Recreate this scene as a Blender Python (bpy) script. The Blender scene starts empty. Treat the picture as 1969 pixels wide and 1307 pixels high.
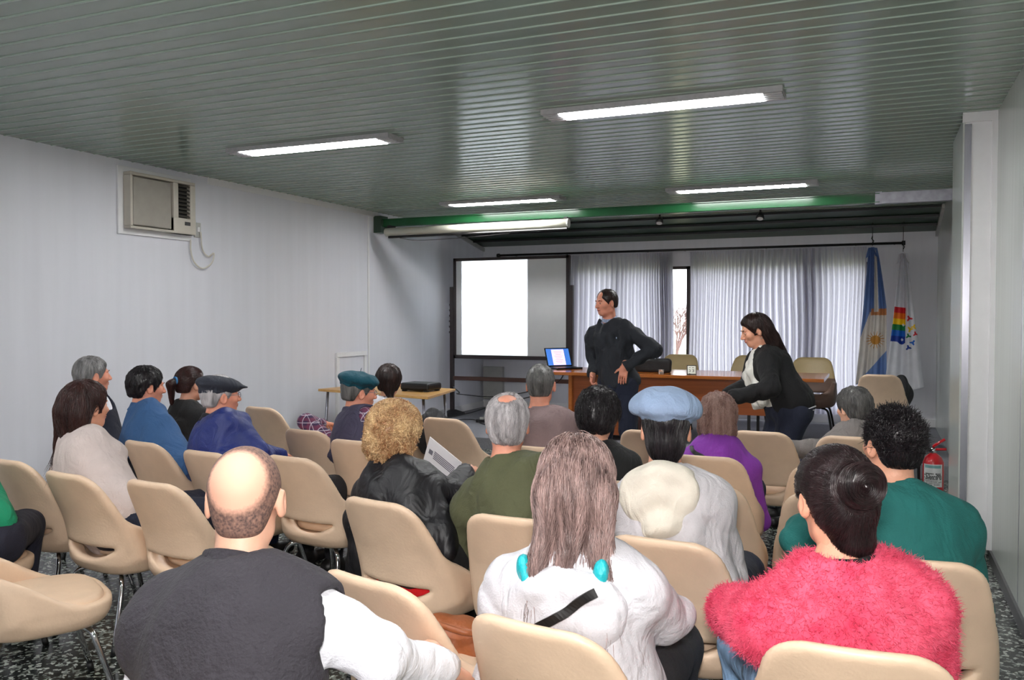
import bpy, math, random
import numpy as np
from math import sin, cos, pi, radians
from mathutils import Vector, Matrix

SC = bpy.context.scene
COL = SC.collection
random.seed(7)
RNG = np.random.default_rng(11)

# ------------------------------------------------------------------ camera, world, lights
CAMH, YAW, PITCH = 1.5, radians(23.3), radians(1.55)
cam_d = bpy.data.cameras.new('camera'); cam = bpy.data.objects.new('camera', cam_d); COL.objects.link(cam)
cam.location = (0, 0, CAMH); cam.rotation_euler = (pi/2 - PITCH, 0, YAW)
cam_d.sensor_width = 36; cam_d.lens = 30.08; cam_d.clip_start = 0.05; cam_d.clip_end = 200
SC.camera = cam

W = bpy.data.worlds.new('overcast_sky'); SC.world = W; W.use_nodes = True
bg = W.node_tree.nodes['Background']; bg.inputs[0].default_value = (0.92, 0.95, 1.0, 1); bg.inputs[1].default_value = 4.8

def light(kind, name, loc, rot, power, color=(1, 1, 1), **kw):
    d = bpy.data.lights.new(name, kind); d.energy = power; d.color = color
    for k, v in kw.items(): setattr(d, k, v)
    o = bpy.data.objects.new(name, d); COL.objects.link(o); o.location = loc; o.rotation_euler = rot
    return o
# the photographer's flash head, just above the lens
FLASH = light('AREA', 'camera_flash', (0.0, -0.04, 1.70), (pi/2 - radians(1), 0, YAW), 58, (1.0, 0.955, 0.93), size=0.16)
# light portal in the window opening (guides the sky light, gives off none itself)
DAY = light('AREA', 'window_portal', (-2.12, 11.93, 1.25), (pi/2, 0, pi), 1, (1, 1, 1), shape='RECTANGLE', size=3.92, size_y=1.9)
DAY.data.cycles.is_portal = True
vs = SC.view_settings
SC.display_settings.display_device = 'sRGB'
vs.view_transform = 'Standard'; vs.look = 'None'; vs.gamma = 1.0; vs.use_curve_mapping = False
vs.exposure = 0.22
SC.cycles.max_bounces = 8; SC.cycles.diffuse_bounces = 4; SC.cycles.glossy_bounces = 3
SC.cycles.transmission_bounces = 6; SC.cycles.transparent_max_bounces = 8
SC.cycles.caustics_reflective = False; SC.cycles.caustics_refractive = False
SC.cycles.sample_clamp_indirect = 6.0
SC.cycles.use_denoising = True
LAMP_E = 46.0

FWD = np.array([-sin(YAW)*cos(PITCH), cos(YAW)*cos(PITCH), -sin(PITCH)])
RGT = np.array([cos(YAW), sin(YAW), 0.0]); UPV = np.cross(RGT, FWD)
def at(px, py, Y):
    """world point at depth plane Y seen at photo pixel"""
    r = FWD + RGT*(px-984.5)/1645. + UPV*(653.5-py)/1645.
    return np.array([0, 0, CAMH]) + r*(Y/r[1])

# ------------------------------------------------------------------ materials
def lin(c):
    return tuple((v/255/12.92 if v/255 <= .04045 else ((v/255+.055)/1.055)**2.4) for v in c)
MATS = {}
def nodes_of(name):
    m = bpy.data.materials.new(name); m.use_nodes = True
    nt = m.node_tree; return m, nt, nt.nodes['Principled BSDF']
def N(nt, t, **kw):
    n = nt.nodes.new(t)
    for k, v in kw.items():
        if k in n.inputs.keys(): n.inputs[k].default_value = v
        else: setattr(n, k, v)
    return n
def ramp(nt, stops, interp='LINEAR'):
    r = nt.nodes.new('ShaderNodeValToRGB'); cr = r.color_ramp; cr.interpolation = interp
    while len(cr.elements) < len(stops): cr.elements.new(0.5)
    for e, (p, c) in zip(cr.elements, stops): e.position = p; e.color = (*c, 1)
    return r
def obj_coord(nt, scale=(1, 1, 1), which='Object'):
    tc = nt.nodes.new('ShaderNodeTexCoord'); mp = nt.nodes.new('ShaderNodeMapping')
    mp.inputs['Scale'].default_value = scale
    nt.links.new(tc.outputs[which], mp.inputs['Vector']); return mp.outputs[0]
def mat(name, rgb, rough=.6, metal=0., var=.06, vscale=12, bump=0., bscale=60, sheen=0., coat=0., stretch=(1, 1, 1), spec=.5, trans=0.):
    if name in MATS: return MATS[name]
    m, nt, p = nodes_of(name); L = nt.links.new
    co = obj_coord(nt, stretch)
    nz = N(nt, 'ShaderNodeTexNoise', Scale=vscale, Detail=4.0); L(co, nz.inputs['Vector'])
    c = lin(rgb); a = tuple(max(0, v*(1-var)) for v in c); b = tuple(min(1, v*(1+var)) for v in c)
    r = ramp(nt, [(.3, a), (.7, b)]); L(nz.outputs[0], r.inputs[0]); L(r.outputs[0], p.inputs['Base Color'])
    p.inputs['Roughness'].default_value = rough; p.inputs['Metallic'].default_value = metal
    p.inputs['Specular IOR Level'].default_value = spec
    if sheen: p.inputs['Sheen Weight'].default_value = sheen; p.inputs['Sheen Roughness'].default_value = .5
    if coat: p.inputs['Coat Weight'].default_value = coat; p.inputs['Coat Roughness'].default_value = .15
    if bump:
        n2 = N(nt, 'ShaderNodeTexNoise', Scale=bscale, Detail=3.0); L(co, n2.inputs['Vector'])
        bp = N(nt, 'ShaderNodeBump', Strength=bump, Distance=.01); L(n2.outputs[0], bp.inputs['Height']); L(bp.outputs[0], p.inputs['Normal'])
    if trans:
        tr = N(nt, 'ShaderNodeBsdfTranslucent'); tr.inputs[0].default_value = (*c, 1)
        mx = N(nt, 'ShaderNodeMixShader'); mx.inputs[0].default_value = trans
        L(p.outputs[0], mx.inputs[1]); L(tr.outputs[0], mx.inputs[2]); L(mx.outputs[0], nt.nodes['Material Output'].inputs[0])
    MATS[name] = m; return m
def emis(name, rgb, e):
    m, nt, p = nodes_of(name)
    p.inputs['Base Color'].default_value = (*lin(rgb), 1); p.inputs['Emission Color'].default_value = (*lin(rgb), 1)
    p.inputs['Emission Strength'].default_value = e; p.inputs['Roughness'].default_value = .4
    return m
def hair_mat(name, dark, light_, rough=.38, stretch=(90, 90, 6)):
    m, nt, p = nodes_of(name); L = nt.links.new
    at_ = N(nt, 'ShaderNodeAttribute', attribute_name='rnd')
    nz = N(nt, 'ShaderNodeTexNoise', Scale=1.0, Detail=3.0); L(obj_coord(nt, stretch), nz.inputs['Vector'])
    nl = N(nt, 'ShaderNodeTexNoise', Scale=1.0, Detail=2.0); L(obj_coord(nt, tuple(v*.28 for v in stretch)), nl.inputs['Vector'])
    ad = N(nt, 'ShaderNodeMath', operation='MULTIPLY_ADD'); L(at_.outputs['Fac'], ad.inputs[0]); ad.inputs[1].default_value = .35; L(nz.outputs[0], ad.inputs[2])
    a2 = N(nt, 'ShaderNodeMath', operation='MULTIPLY_ADD'); L(nl.outputs[0], a2.inputs[0]); a2.inputs[1].default_value = 1.3; L(ad.outputs[0], a2.inputs[2])
    ml = N(nt, 'ShaderNodeMath', operation='MULTIPLY'); L(a2.outputs[0], ml.inputs[0]); ml.inputs[1].default_value = .38
    r = ramp(nt, [(.32, lin(dark)), (.68, lin(light_))]); L(ml.outputs[0], r.inputs[0]); L(r.outputs[0], p.inputs['Base Color'])
    p.inputs['Roughness'].default_value = rough
    bp = N(nt, 'ShaderNodeBump', Strength=.5, Distance=.004); L(nz.outputs[0], bp.inputs['Height']); L(bp.outputs[0], p.inputs['Normal'])
    return m
def crop_mat(name, thin, thick):
    m, nt, p = nodes_of(name); L = nt.links.new
    at_ = N(nt, 'ShaderNodeAttribute', attribute_name='rnd'); nz = N(nt, 'ShaderNodeTexNoise', Scale=160.0, Detail=3.0); L(obj_coord(nt), nz.inputs['Vector'])
    ad = N(nt, 'ShaderNodeMath', operation='MULTIPLY_ADD'); L(nz.outputs[0], ad.inputs[0]); ad.inputs[1].default_value = .5; L(at_.outputs['Fac'], ad.inputs[2])
    r = ramp(nt, [(.25, lin(thick)), (1.15/1.3, lin(thin))]); L(ad.outputs[0], r.inputs[0]); L(r.outputs[0], p.inputs['Base Color']); p.inputs['Roughness'].default_value = .7; return m
def skin_mat(name, rgb):
    m = mat(name, rgb, .5, var=.08, vscale=22, bump=.06, bscale=180)
    p = m.node_tree.nodes['Principled BSDF']; p.inputs['Subsurface Weight'].default_value = .12
    p.inputs['Subsurface Radius'].default_value = (.02, .008, .004); p.inputs['Subsurface Scale'].default_value = .4
    return m

# ------------------------------------------------------------------ mesh helpers
def link(o, parent=None):
    COL.objects.link(o)
    if parent is not None: o.parent = parent
    return o
def mk(name, V, polys, mats, parent=None, midx=None, rnd=None, smooth=True):
    """V (n,3); polys: list of int arrays, each (m,k)"""
    me = bpy.data.meshes.new(name); V = np.asarray(V, np.float32)
    polys = [np.asarray(q, np.int32) for q in polys if len(q)]
    loops = np.concatenate([q.ravel() for q in polys]) if polys else np.zeros(0, np.int32)
    tot = np.concatenate([np.full(len(q), q.shape[1], np.int32) for q in polys]) if polys else np.zeros(0, np.int32)
    start = np.concatenate([[0], np.cumsum(tot)[:-1]]).astype(np.int32)
    me.vertices.add(len(V)); me.vertices.foreach_set('co', V.ravel())
    me.loops.add(len(loops)); me.loops.foreach_set('vertex_index', loops)
    me.polygons.add(len(tot)); me.polygons.foreach_set('loop_start', start); me.polygons.foreach_set('loop_total', tot)
    if not isinstance(mats, (list, tuple)): mats = [mats]
    for m_ in mats: me.materials.append(m_)
    if midx is not None: me.polygons.foreach_set('material_index', np.asarray(midx, np.int32))
    me.polygons.foreach_set('use_smooth', np.full(len(tot), smooth))
    if rnd is not None:
        a = me.attributes.new('rnd', 'FLOAT', 'POINT'); a.data.foreach_set('value', np.asarray(rnd, np.float32))
    me.update(calc_edges=True); me.validate()
    return link(bpy.data.objects.new(name, me), parent)

class MB:
    """collects boxes, tubes and prisms into one mesh"""
    def __init__(s): s.V = []; s.F = []; s.n = 0; s.M = []
    def add(s, V, F, m=0):
        V = [tuple(v) for v in V]; s.V += V; s.F += [tuple(i+s.n for i in f) for f in F]; s.M += [m]*len(F); s.n += len(V); return s
    def box(s, c, h, rz=0., m=0, R=None):
        P = []
        for dx, dy, dz in [(-1,-1,-1),(1,-1,-1),(1,1,-1),(-1,1,-1),(-1,-1,1),(1,-1,1),(1,1,1),(-1,1,1)]:
            v = Vector((dx*h[0], dy*h[1], dz*h[2]))
            v = (R @ v) if R is not None else Matrix.Rotation(rz, 3, 'Z') @ v
            P.append(v + Vector(c))
        return s.add(P, [(0,3,2,1),(4,5,6,7),(0,1,5,4),(1,2,6,5),(2,3,7,6),(3,0,4,7)], m)
    def b2(s, lo, hi, m=0):
        return s.box([(a+b)/2 for a, b in zip(lo, hi)], [abs(b-a)/2 for a, b in zip(lo, hi)], m=m)
    def tube(s, pts, r, k=10, m=0, caps=True):
        pts = [Vector(p) for p in pts]; n = len(pts); rs = r if isinstance(r, (list, tuple)) else [r]*n
        P = []; prev = None
        for i, p in enumerate(pts):
            t = (pts[min(i+1, n-1)] - pts[max(i-1, 0)]).normalized()
            a = prev - t*prev.dot(t) if prev is not None else t.cross(Vector((0, 0, 1)) if abs(t.z) < .9 else Vector((1, 0, 0)))
            a.normalize(); prev = a; b = t.cross(a)
            for j in range(k):
                an = 2*pi*j/k; P.append(p + (a*cos(an)+b*sin(an))*rs[i])
        F = [(i*k+j, i*k+(j+1) % k, (i+1)*k+(j+1) % k, (i+1)*k+j) for i in range(n-1) for j in range(k)]
        if caps: F += [tuple(range(k-1, -1, -1)), tuple((n-1)*k+j for j in range(k))]
        return s.add(P, F, m)
    def build(s, name, mats, parent=None, bevel=0., smooth=False, loc=None):
        me = bpy.data.meshes.new(name); me.from_pydata(s.V, [], s.F)
        for m_ in (mats if isinstance(mats, (list, tuple)) else [mats]): me.materials.append(m_)
        me.polygons.foreach_set('material_index', s.M)
        me.polygons.foreach_set('use_smooth', [smooth]*len(s.F)); me.update()
        o = link(bpy.data.objects.new(name, me), parent)
        if loc is not None: o.location = loc
        if bevel:
            b = o.modifiers.new('bevel', 'BEVEL'); b.width = bevel; b.segments = 2; b.limit_method = 'ANGLE'
        return o
def smooth_pts(pts, n=6):
    """Catmull-Rom resample"""
    P = [np.array(p, float) for p in pts]; P = [2*P[0]-P[1]] + P + [2*P[-1]-P[-2]]; out = []
    for i in range(1, len(P)-2):
        for k in range(n):
            t = k/n; a, b, c, d = P[i-1:i+3]
            out.append(.5*((2*b)+(-a+c)*t+(2*a-5*b+4*c-d)*t*t+(-a+3*b-3*c+d)*t**3))
    out.append(P[-2]); return out
def tag(o, label, cat, group=None):
    o['label'] = label; o['category'] = cat
    if group: o['group'] = group
    return o
def struct(o): o['kind'] = 'structure'; return o
def empty(name, loc, rz=0.):
    o = bpy.data.objects.new(name, None); o.empty_display_size = .1; COL.objects.link(o); o.location = loc; o.rotation_euler = (0, 0, rz); return o
def copy_tree(o, parent=None):
    c = o.copy(); COL.objects.link(c)
    if parent is not None: c.parent = parent
    for ch in list(o.children): copy_tree(ch, c)
    return c

# ------------------------------------------------------------------ signed distance modelling
def A(*v): return np.array(v, float)
def ln(P): return np.sqrt((P*P).sum(-1))
def sph(P, c, r): return ln(P-np.asarray(c)) - r
def ell(P, c, r, R=None):
    Q = P-np.asarray(c)
    if R is not None: Q = Q @ R
    r = np.asarray(r, float); k0 = ln(Q/r); k1 = ln(Q/(r*r))+1e-9
    return k0*(k0-1)/k1
def cone(P, a, b, ra, rb=None):
    if rb is None: rb = ra
    a = np.asarray(a, float); b = np.asarray(b, float); ab = b-a; t = np.clip(((P-a)@ab)/max(ab@ab, 1e-9), 0, 1)
    return ln(P-a-t[:, None]*ab) - (ra+(rb-ra)*t)
def rbox(P, c, h, r, R=None):
    Q = P-np.asarray(c)
    if R is not None: Q = Q @ R
    q = np.abs(Q)-(np.asarray(h)-r)
    return ln(np.maximum(q, 0)) + np.minimum(q.max(-1), 0) - r
def smin(a, b, k=.03):
    h = np.clip(.5+.5*(b-a)/k, 0, 1); return b+(a-b)*h-k*h*(1-h)
def smax(a, b, k=.03): return -smin(-a, -b, k)
def plane(P, c, n):
    n = np.asarray(n, float); n = n/np.linalg.norm(n); return (P-np.asarray(c))@n
def folds(P, seed, amp, wl=.12, an=(1, 1, .55)):
    """soft undulation plus sharper creases"""
    r = np.random.default_rng(seed); o = 0; Q = P*np.asarray(an)
    for i in range(5):
        d = r.normal(size=3); d /= np.linalg.norm(d); k = 2*pi/(wl*r.uniform(.6, 1.5))
        o = o + np.sin(Q@d*k + r.uniform(0, 6) + 1.3*np.sin(Q@r.normal(size=3)*9))
    if amp < .0046: return amp*o/3
    for i in range(2):
        d = r.normal(size=3)+A(0, 0, 1.1*(i == 0)); d /= np.linalg.norm(d); k = 2*pi/(wl*r.uniform(.9, 1.5))
        m_ = np.clip(.4+np.sin(Q@r.normal(size=3)*7+r.uniform(0, 6)), 0, 1)
        o = o + 3.2*m_*(.6-np.sqrt(np.abs(np.sin(P@d*k*.6 + 1.6*np.sin(P@r.normal(size=3)*8)))))
    return amp*o/2.1
def basis(z, y=(0, 1, 0)):
    z = np.asarray(z, float); z = z/np.linalg.norm(z); x = np.cross(y, z); x /= np.linalg.norm(x); y = np.cross(z, x)
    return np.stack([x, y, z], 1)
def rotz(a): return np.array([[cos(a), -sin(a), 0], [sin(a), cos(a), 0], [0, 0, 1.]])
def rotx(a): return np.array([[1, 0, 0], [0, cos(a), -sin(a)], [0, sin(a), cos(a)]])
def roty(a): return np.array([[cos(a), 0, sin(a)], [0, 1, 0], [-sin(a), 0, cos(a)]])

def nets(f, lo, hi, h):
    """surface nets of f<0 inside the box lo..hi; returns V, quads"""
    lo = np.asarray(lo, float); n = np.maximum(np.ceil((np.asarray(hi)-lo)/h).astype(int)+1, 3)
    xs = [lo[i]+h*np.arange(n[i]) for i in range(3)]
    G = np.stack(np.meshgrid(*xs, indexing='ij'), -1).reshape(-1, 3)
    # coarse pass first: only evaluate near the surface
    D = np.empty(len(G)); CH = 400000
    for s in range(0, len(G), CH): D[s:s+CH] = f(G[s:s+CH])
    D = D.reshape(n)
    D[0] = D[-1] = 1; D[:, 0] = D[:, -1] = 1; D[:, :, 0] = D[:, :, -1] = 1
    I = D < 0
    c = n-1
    cnt = np.zeros(c, np.int8)
    for dx in (0, 1):
        for dy in (0, 1):
            for dz in (0, 1): cnt += I[dx:dx+c[0], dy:dy+c[1], dz:dz+c[2]]
    act = (cnt > 0) & (cnt < 8)
    ids = np.full(c, -1, np.int64); idx = np.argwhere(act); ids[act] = np.arange(len(idx))
    acc = np.zeros((len(idx), 3)); num = np.zeros(len(idx))
    i, j, k = idx.T
    for ax in range(3):
        o1, o2 = [a for a in range(3) if a != ax]
        for u in (0, 1):
            for v in (0, 1):
                off = [0, 0, 0]; off[o1] = u; off[o2] = v
                a0 = D[i+off[0], j+off[1], k+off[2]]
                off2 = list(off); off2[ax] = 1
                a1 = D[i+off2[0], j+off2[1], k+off2[2]]
                cr = (a0 < 0) != (a1 < 0)
                t = np.where(cr, a0/np.where(cr, a0-a1, 1), 0)
                p = np.zeros((len(idx), 3)); p[:, ax] = t; p[:, o1] = u; p[:, o2] = v
                acc += np.where(cr[:, None], p, 0); num += cr
    V = lo + h*(idx + acc/num[:, None])
    F = []
    for ax in range(3):
        o1, o2 = (ax+1) % 3, (ax+2) % 3
        s0 = [slice(0, None)]*3; s1 = [slice(0, None)]*3
        s0[ax] = slice(0, -1); s1[ax] = slice(1, None)
        cr = I[tuple(s0)] != I[tuple(s1)]
        E = np.argwhere(cr)
        E = E[(E[:, o1] > 0) & (E[:, o2] > 0) & (E[:, o1] < n[o1]-1) & (E[:, o2] < n[o2]-1)]
        q = []
        for du, dv in ((-1, -1), (0, -1), (0, 0), (-1, 0)):
            e = E.copy(); e[:, o1] += du; e[:, o2] += dv; q.append(ids[e[:, 0], e[:, 1], e[:, 2]])
        q = np.stack(q, 1); ins = I[E[:, 0], E[:, 1], E[:, 2]]
        q[~ins] = q[~ins][:, ::-1]
        F.append(q)
    F = np.concatenate(F); F = F[(F >= 0).all(1)]
    return V, F
def sdf_obj(name, f, lo, hi, h, m, parent=None, rnd=None):
    V, F = nets(f, lo, hi, h)
    return mk(name, V, [F], m, parent, rnd=(np.full(len(V), .4) if rnd else None))
def grad(f, P, e=.003):
    d = np.stack([f(P+np.eye(3)[i]*e)-f(P-np.eye(3)[i]*e) for i in range(3)], 1)
    return d/(ln(d)[:, None]+1e-9)
def area_sample(V, F, n, rng):
    a = np.cross(V[F[:, 2]]-V[F[:, 0]], V[F[:, 3]]-V[F[:, 1]]); w = ln(a); i = rng.choice(len(F), n, p=w/w.sum())
    u = rng.random((n, 1)); v = rng.random((n, 1)); Q = V[F[i]]
    return (Q[:, 0]*(1-u)+Q[:, 1]*u)*(1-v) + (Q[:, 3]*(1-u)+Q[:, 2]*u)*v
def tubes3(paths, r, rng):
    """paths (n,m,3) -> tapered three sided strands"""
    n, m, _ = paths.shape; T = np.gradient(paths, axis=1); T /= ln(T)[..., None]+1e-9
    a = rng.normal(size=(n, 1, 3)); a = a - (a*T).sum(-1, keepdims=True)*T; a /= ln(a)[..., None]+1e-9; b = np.cross(T, a)
    rr = r*(1-.75*np.linspace(0, 1, m)**2)[None, :, None]
    V = np.stack([paths+rr*(cos(t)*a+sin(t)*b) for t in (0, 2*pi/3, 4*pi/3)], 2)   # n,m,3,3
    base = np.arange(n)[:, None, None]*m*3 + np.arange(m-1)[None, :, None]*3
    j = np.arange(3)[None, None]; j2 = (j+1) % 3
    F = np.stack([base+j, base+j2, base+3+j2, base+3+j], -1).reshape(-1, 4)
    return V.reshape(-1, 3), F, np.repeat(rng.random(n), m*3)
def strands(f, V, F, n, length, steps, flow, r=.0011, lift=.002, wave=0., wl=.03, rng=None, jit=.25, free=None):
    rng = rng or RNG
    P = area_sample(V, F, n, rng); out = [P]; st = length*rng.uniform(.6, 1.1, (n, 1))/steps
    j = rng.normal(size=(n, 3))*jit; lf = lift*rng.uniform(-.6, 1.3, (n, 1)); ph = rng.uniform(0, 6, (n, 1)); side = rng.normal(size=(n, 3))
    X = P.copy(); res = []
    for s in range(steps+1):
        Nn = grad(f, X); d0 = f(X)[:, None]; fr = (X[:, 2:3] < free) if free is not None else np.zeros((n, 1), bool)
        X = np.where(fr, X, X - (d0-lf)*Nn)
        w = 0
        if wave:
            t = s*st/wl*2*pi+ph; a = np.cross(Nn, side); a /= ln(a)[:, None]+1e-9
            w = wave*(np.sin(t)*a+np.cos(t)*Nn)
        res.append(X+w)
        fl = flow(X)+j; tg = fl-(fl*Nn).sum(1, keepdims=True)*Nn*(1-.0); tg /= ln(tg)[:, None]+1e-9
        tg = np.where(fr, A(0, 0, -1)+j*.7, tg)
        X = X + tg*st
    return tubes3(np.stack(res, 1), r, rng)
def fur(V, F, n, length, r, rng, flow=(0, 0, -.3)):
    P = area_sample(V, F, n, rng)
    Nn = np.cross(V[F[:, 2]]-V[F[:, 0]], V[F[:, 3]]-V[F[:, 1]])
    from mathutils.kdtree import KDTree
    cen = V[F].mean(1); kd = KDTree(len(cen))
    for i, c in enumerate(cen): kd.insert(c, i)
    kd.balance(); ii = np.array([kd.find(p)[1] for p in P]); q = Nn[ii]; q /= ln(q)[:, None]+1e-9
    d = q + rng.normal(size=(n, 3))*.6 + np.asarray(flow); d /= ln(d)[:, None]
    L = length*rng.uniform(.5, 1.2, (n, 1)); c = rng.normal(size=(n, 3))*.35
    return tubes3(np.stack([P-q*.001, P+d*L*.5, P+(d+c)*L*.95], 1), r, rng)
def join(parts):
    V = []; F = []; R = []; o = 0
    for v, f, *r in parts:
        V.append(v); F.append(f+o); R.append(r[0] if r else np.full(len(v), .35)); o += len(v)
    return np.concatenate(V), np.concatenate(F), np.concatenate(R)

# ================================================================== THE ROOM
XL, XR, YB, YF, ZC, PZ, PY = -5.56, 0.64, 11.8, -3.0, 2.75, .13, 8.75
# --- materials of the shell
def wall_mat(name, rgb, grain, rough, seam=None, bump=.12):
    m, nt, p = nodes_of(name); L = nt.links.new
    co = obj_coord(nt, grain); nz = N(nt, 'ShaderNodeTexNoise', Scale=1.0, Detail=5.0); L(co, nz.inputs['Vector'])
    c = lin(rgb); r = ramp(nt, [(.3, tuple(v*.97 for v in c)), (.7, tuple(min(1, v*1.025) for v in c))]); L(nz.outputs[0], r.inputs[0])
    L(r.outputs[0], p.inputs['Base Color']); p.inputs['Roughness'].default_value = rough
    bp = N(nt, 'ShaderNodeBump', Strength=bump, Distance=.01); L(nz.outputs[0], bp.inputs['Height']); L(bp.outputs[0], p.inputs['Normal'])
    return m
M_wall = wall_mat('white_wall_paint', (222, 223, 231), (9, 9, .5), .5)
M_back = wall_mat('white_embossed_panel', (222, 222, 228), (16, 16, 1.6), .45, bump=.5)
M_lam = wall_mat('pale_laminate_panel', (196, 202, 196), (24, 24, .35), .22, bump=.05)
M_white = mat('white_gloss_paint', (232, 232, 234), .35, var=.02)
M_green = mat('green_slat_paint', (132, 146, 135), .19, var=.05, vscale=3, stretch=(.3, 2, 2))
M_groove = mat('green_groove_paint', (150, 168, 155), .3, var=.04)
M_dgreen = mat('dark_green_sheet', (48, 68, 52), .4, var=.08, vscale=4)
M_bgreen = mat('green_beam_paint', (34, 92, 54), .2, var=.25, vscale=2.0)
M_alu = mat('brushed_aluminium', (190, 190, 200), .22, metal=1, var=.08, vscale=30, stretch=(1, 1, .1))
M_galv = mat('galvanised_steel', (150, 150, 158), .35, metal=1, var=.2, vscale=14)
M_black = mat('black_plastic', (18, 18, 20), .4)
M_blackm = mat('black_metal', (22, 20, 20), .35)
M_chrome = mat('chrome', (205, 205, 210), .08, metal=1, var=.02)
M_carpet = mat('grey_platform_carpet', (128, 128, 134), .9, var=.12, vscale=60, bump=.3, bscale=300)
M_greyp = mat('grey_plastic', (176, 176, 172), .45)
M_glass, _nt, _p = nodes_of('window_glass'); _p.inputs['Base Color'].default_value = (.9, .95, .95, 1); _p.inputs['Roughness'].default_value = .02
_tr = _nt.nodes.new('ShaderNodeBsdfTransparent'); _mx = _nt.nodes.new('ShaderNodeMixShader'); _mx.inputs[0].default_value = .06
_nt.links.new(_tr.outputs[0], _mx.inputs[1]); _nt.links.new(_p.outputs[0], _mx.inputs[2]); _nt.links.new(_mx.outputs[0], _nt.nodes['Material Output'].inputs[0])

def terrazzo():
    m, nt, p = nodes_of('black_white_terrazzo'); L = nt.links.new
    co = obj_coord(nt, (1, 1, 1)); wn = N(nt, 'ShaderNodeTexNoise', Scale=50.0, Detail=2.0); L(co, wn.inputs['Vector'])
    mx = N(nt, 'ShaderNodeMix', data_type='RGBA'); mx.inputs[0].default_value = .02; L(co, mx.inputs[6]); L(wn.outputs['Color'], mx.inputs[7])
    v = N(nt, 'ShaderNodeTexVoronoi', Scale=62.0); L(mx.outputs[2], v.inputs['Vector'])
    sp = N(nt, 'ShaderNodeSeparateColor'); L(v.outputs['Color'], sp.inputs[0])
    r = ramp(nt, [(0, lin((26, 30, 29))), (.42, lin((62, 66, 64))), (.58, lin((128, 134, 128))), (.8, lin((186, 192, 184)))], 'CONSTANT'); L(sp.outputs[0], r.inputs[0])
    v2 = N(nt, 'ShaderNodeTexVoronoi', Scale=62.0, feature='DISTANCE_TO_EDGE'); L(mx.outputs[2], v2.inputs['Vector'])
    e = ramp(nt, [(0, (0, 0, 0)), (.09, (1, 1, 1))]); L(v2.outputs['Distance'], e.inputs[0])
    m2 = N(nt, 'ShaderNodeMix', data_type='RGBA'); L(e.outputs[0], m2.inputs[0]); m2.inputs[6].default_value = (*lin((44, 48, 46)), 1); L(r.outputs[0], m2.inputs[7])
    L(m2.outputs[2], p.inputs['Base Color']); p.inputs['Roughness'].default_value = .2; return m
M_terr = terrazzo()

def sbox(name, lo, hi, m, bevel=0.): return struct(MB().b2(lo, hi).build(name, m, bevel=bevel))
sbox('floor', (XL-.3, YF-.2, -.1), (XR+.3, YB+.2, 0), M_terr)
sbox('floor', (XL, PY, 0.001), (XR, YB, PZ), [M_carpet])
sbox('wall_left', (XL-.15, YF, 0), (XL, YB+.15, 3.0), M_wall)
sbox('wall_right', (XR, YF, 0), (XR+.15, YB+.15, 3.0), M_lam)
sbox('wall_rear', (XL-.15, YF-.15, 0), (XR+.15, YF, 3.0), M_wall)
# back wall pieces round the long window
WX0, WX1, WZ0, WZ1 = -4.08, -.16, .30, 2.2
b = MB(); b.b2((XL, YB, 0), (WX0, YB+.15, 3)); b.b2((WX1, YB, 0), (XR, YB+.15, 3)); b.b2((WX0, YB, 0), (WX1, YB+.15, WZ0)); b.b2((WX0, YB, WZ1), (WX1, YB+.15, 3)); b.b2((-.98, YB, WZ0), (-.72, YB+.15, WZ1)); b.b2((-2.83, YB, WZ0), (-2.69, YB+.15, WZ1)); b.b2((-3.50, YB, WZ0), (-3.36, YB+.15, WZ1))
struct(b.build('wall_back', M_back))
sbox('baseboard_back', (XL, YB-.018, PZ), (XR, YB, PZ+.1), M_white)
sbox('baseboard_left', (XL, PY, PZ), (XL+.014, YB, PZ+.09), M_white)
sbox('baseboard_right', (XR-.014, YF, 0), (XR, 5.95, .07), mat('dark_terrazzo_skirting', (70, 70, 72), .3, var=.4, vscale=80))
sbox('trim_1', (XL, 6.0, 2.69), (XL+.012, 8.84, ZC), M_white)
# vertical cover joint where the left wall panelling changes
sbox('trim_2', (XL, 8.60, 0), (XL+.012, 8.63, 2.68), M_white)
# slatted ceiling: one profile swept along X
def slats():
    V = []; F = []; Mi = []; y = YF; pitch = .122
    prof = []
    while y < 10.55:
        prof += [(y, ZC), (y+pitch-.020, ZC), (y+pitch-.017, ZC-.005), (y+pitch-.008, ZC-.005), (y+pitch-.005, ZC+.006)]
        y += pitch
    prof.append((y, ZC))
    for X in (XL, XR):
        V += [(X, a, b) for a, b in prof]
    n = len(prof)
    for i in range(n-1):
        F.append((i, i+1, n+i+1, n+i)); Mi.append(1 if i % 5 in (1, 2) else (0 if i % 5 != 3 else 2))
    return mk('ceiling', np.array(V), [np.array(F)], [M_green, M_groove, M_dgreen], midx=Mi, smooth=False), y
c_o, YS = slats(); struct(c_o)
sbox('ceiling', (XL-.15, YF-.15, ZC+.03), (XR+.15, YB+.15, ZC+.1), M_dgreen)
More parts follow.
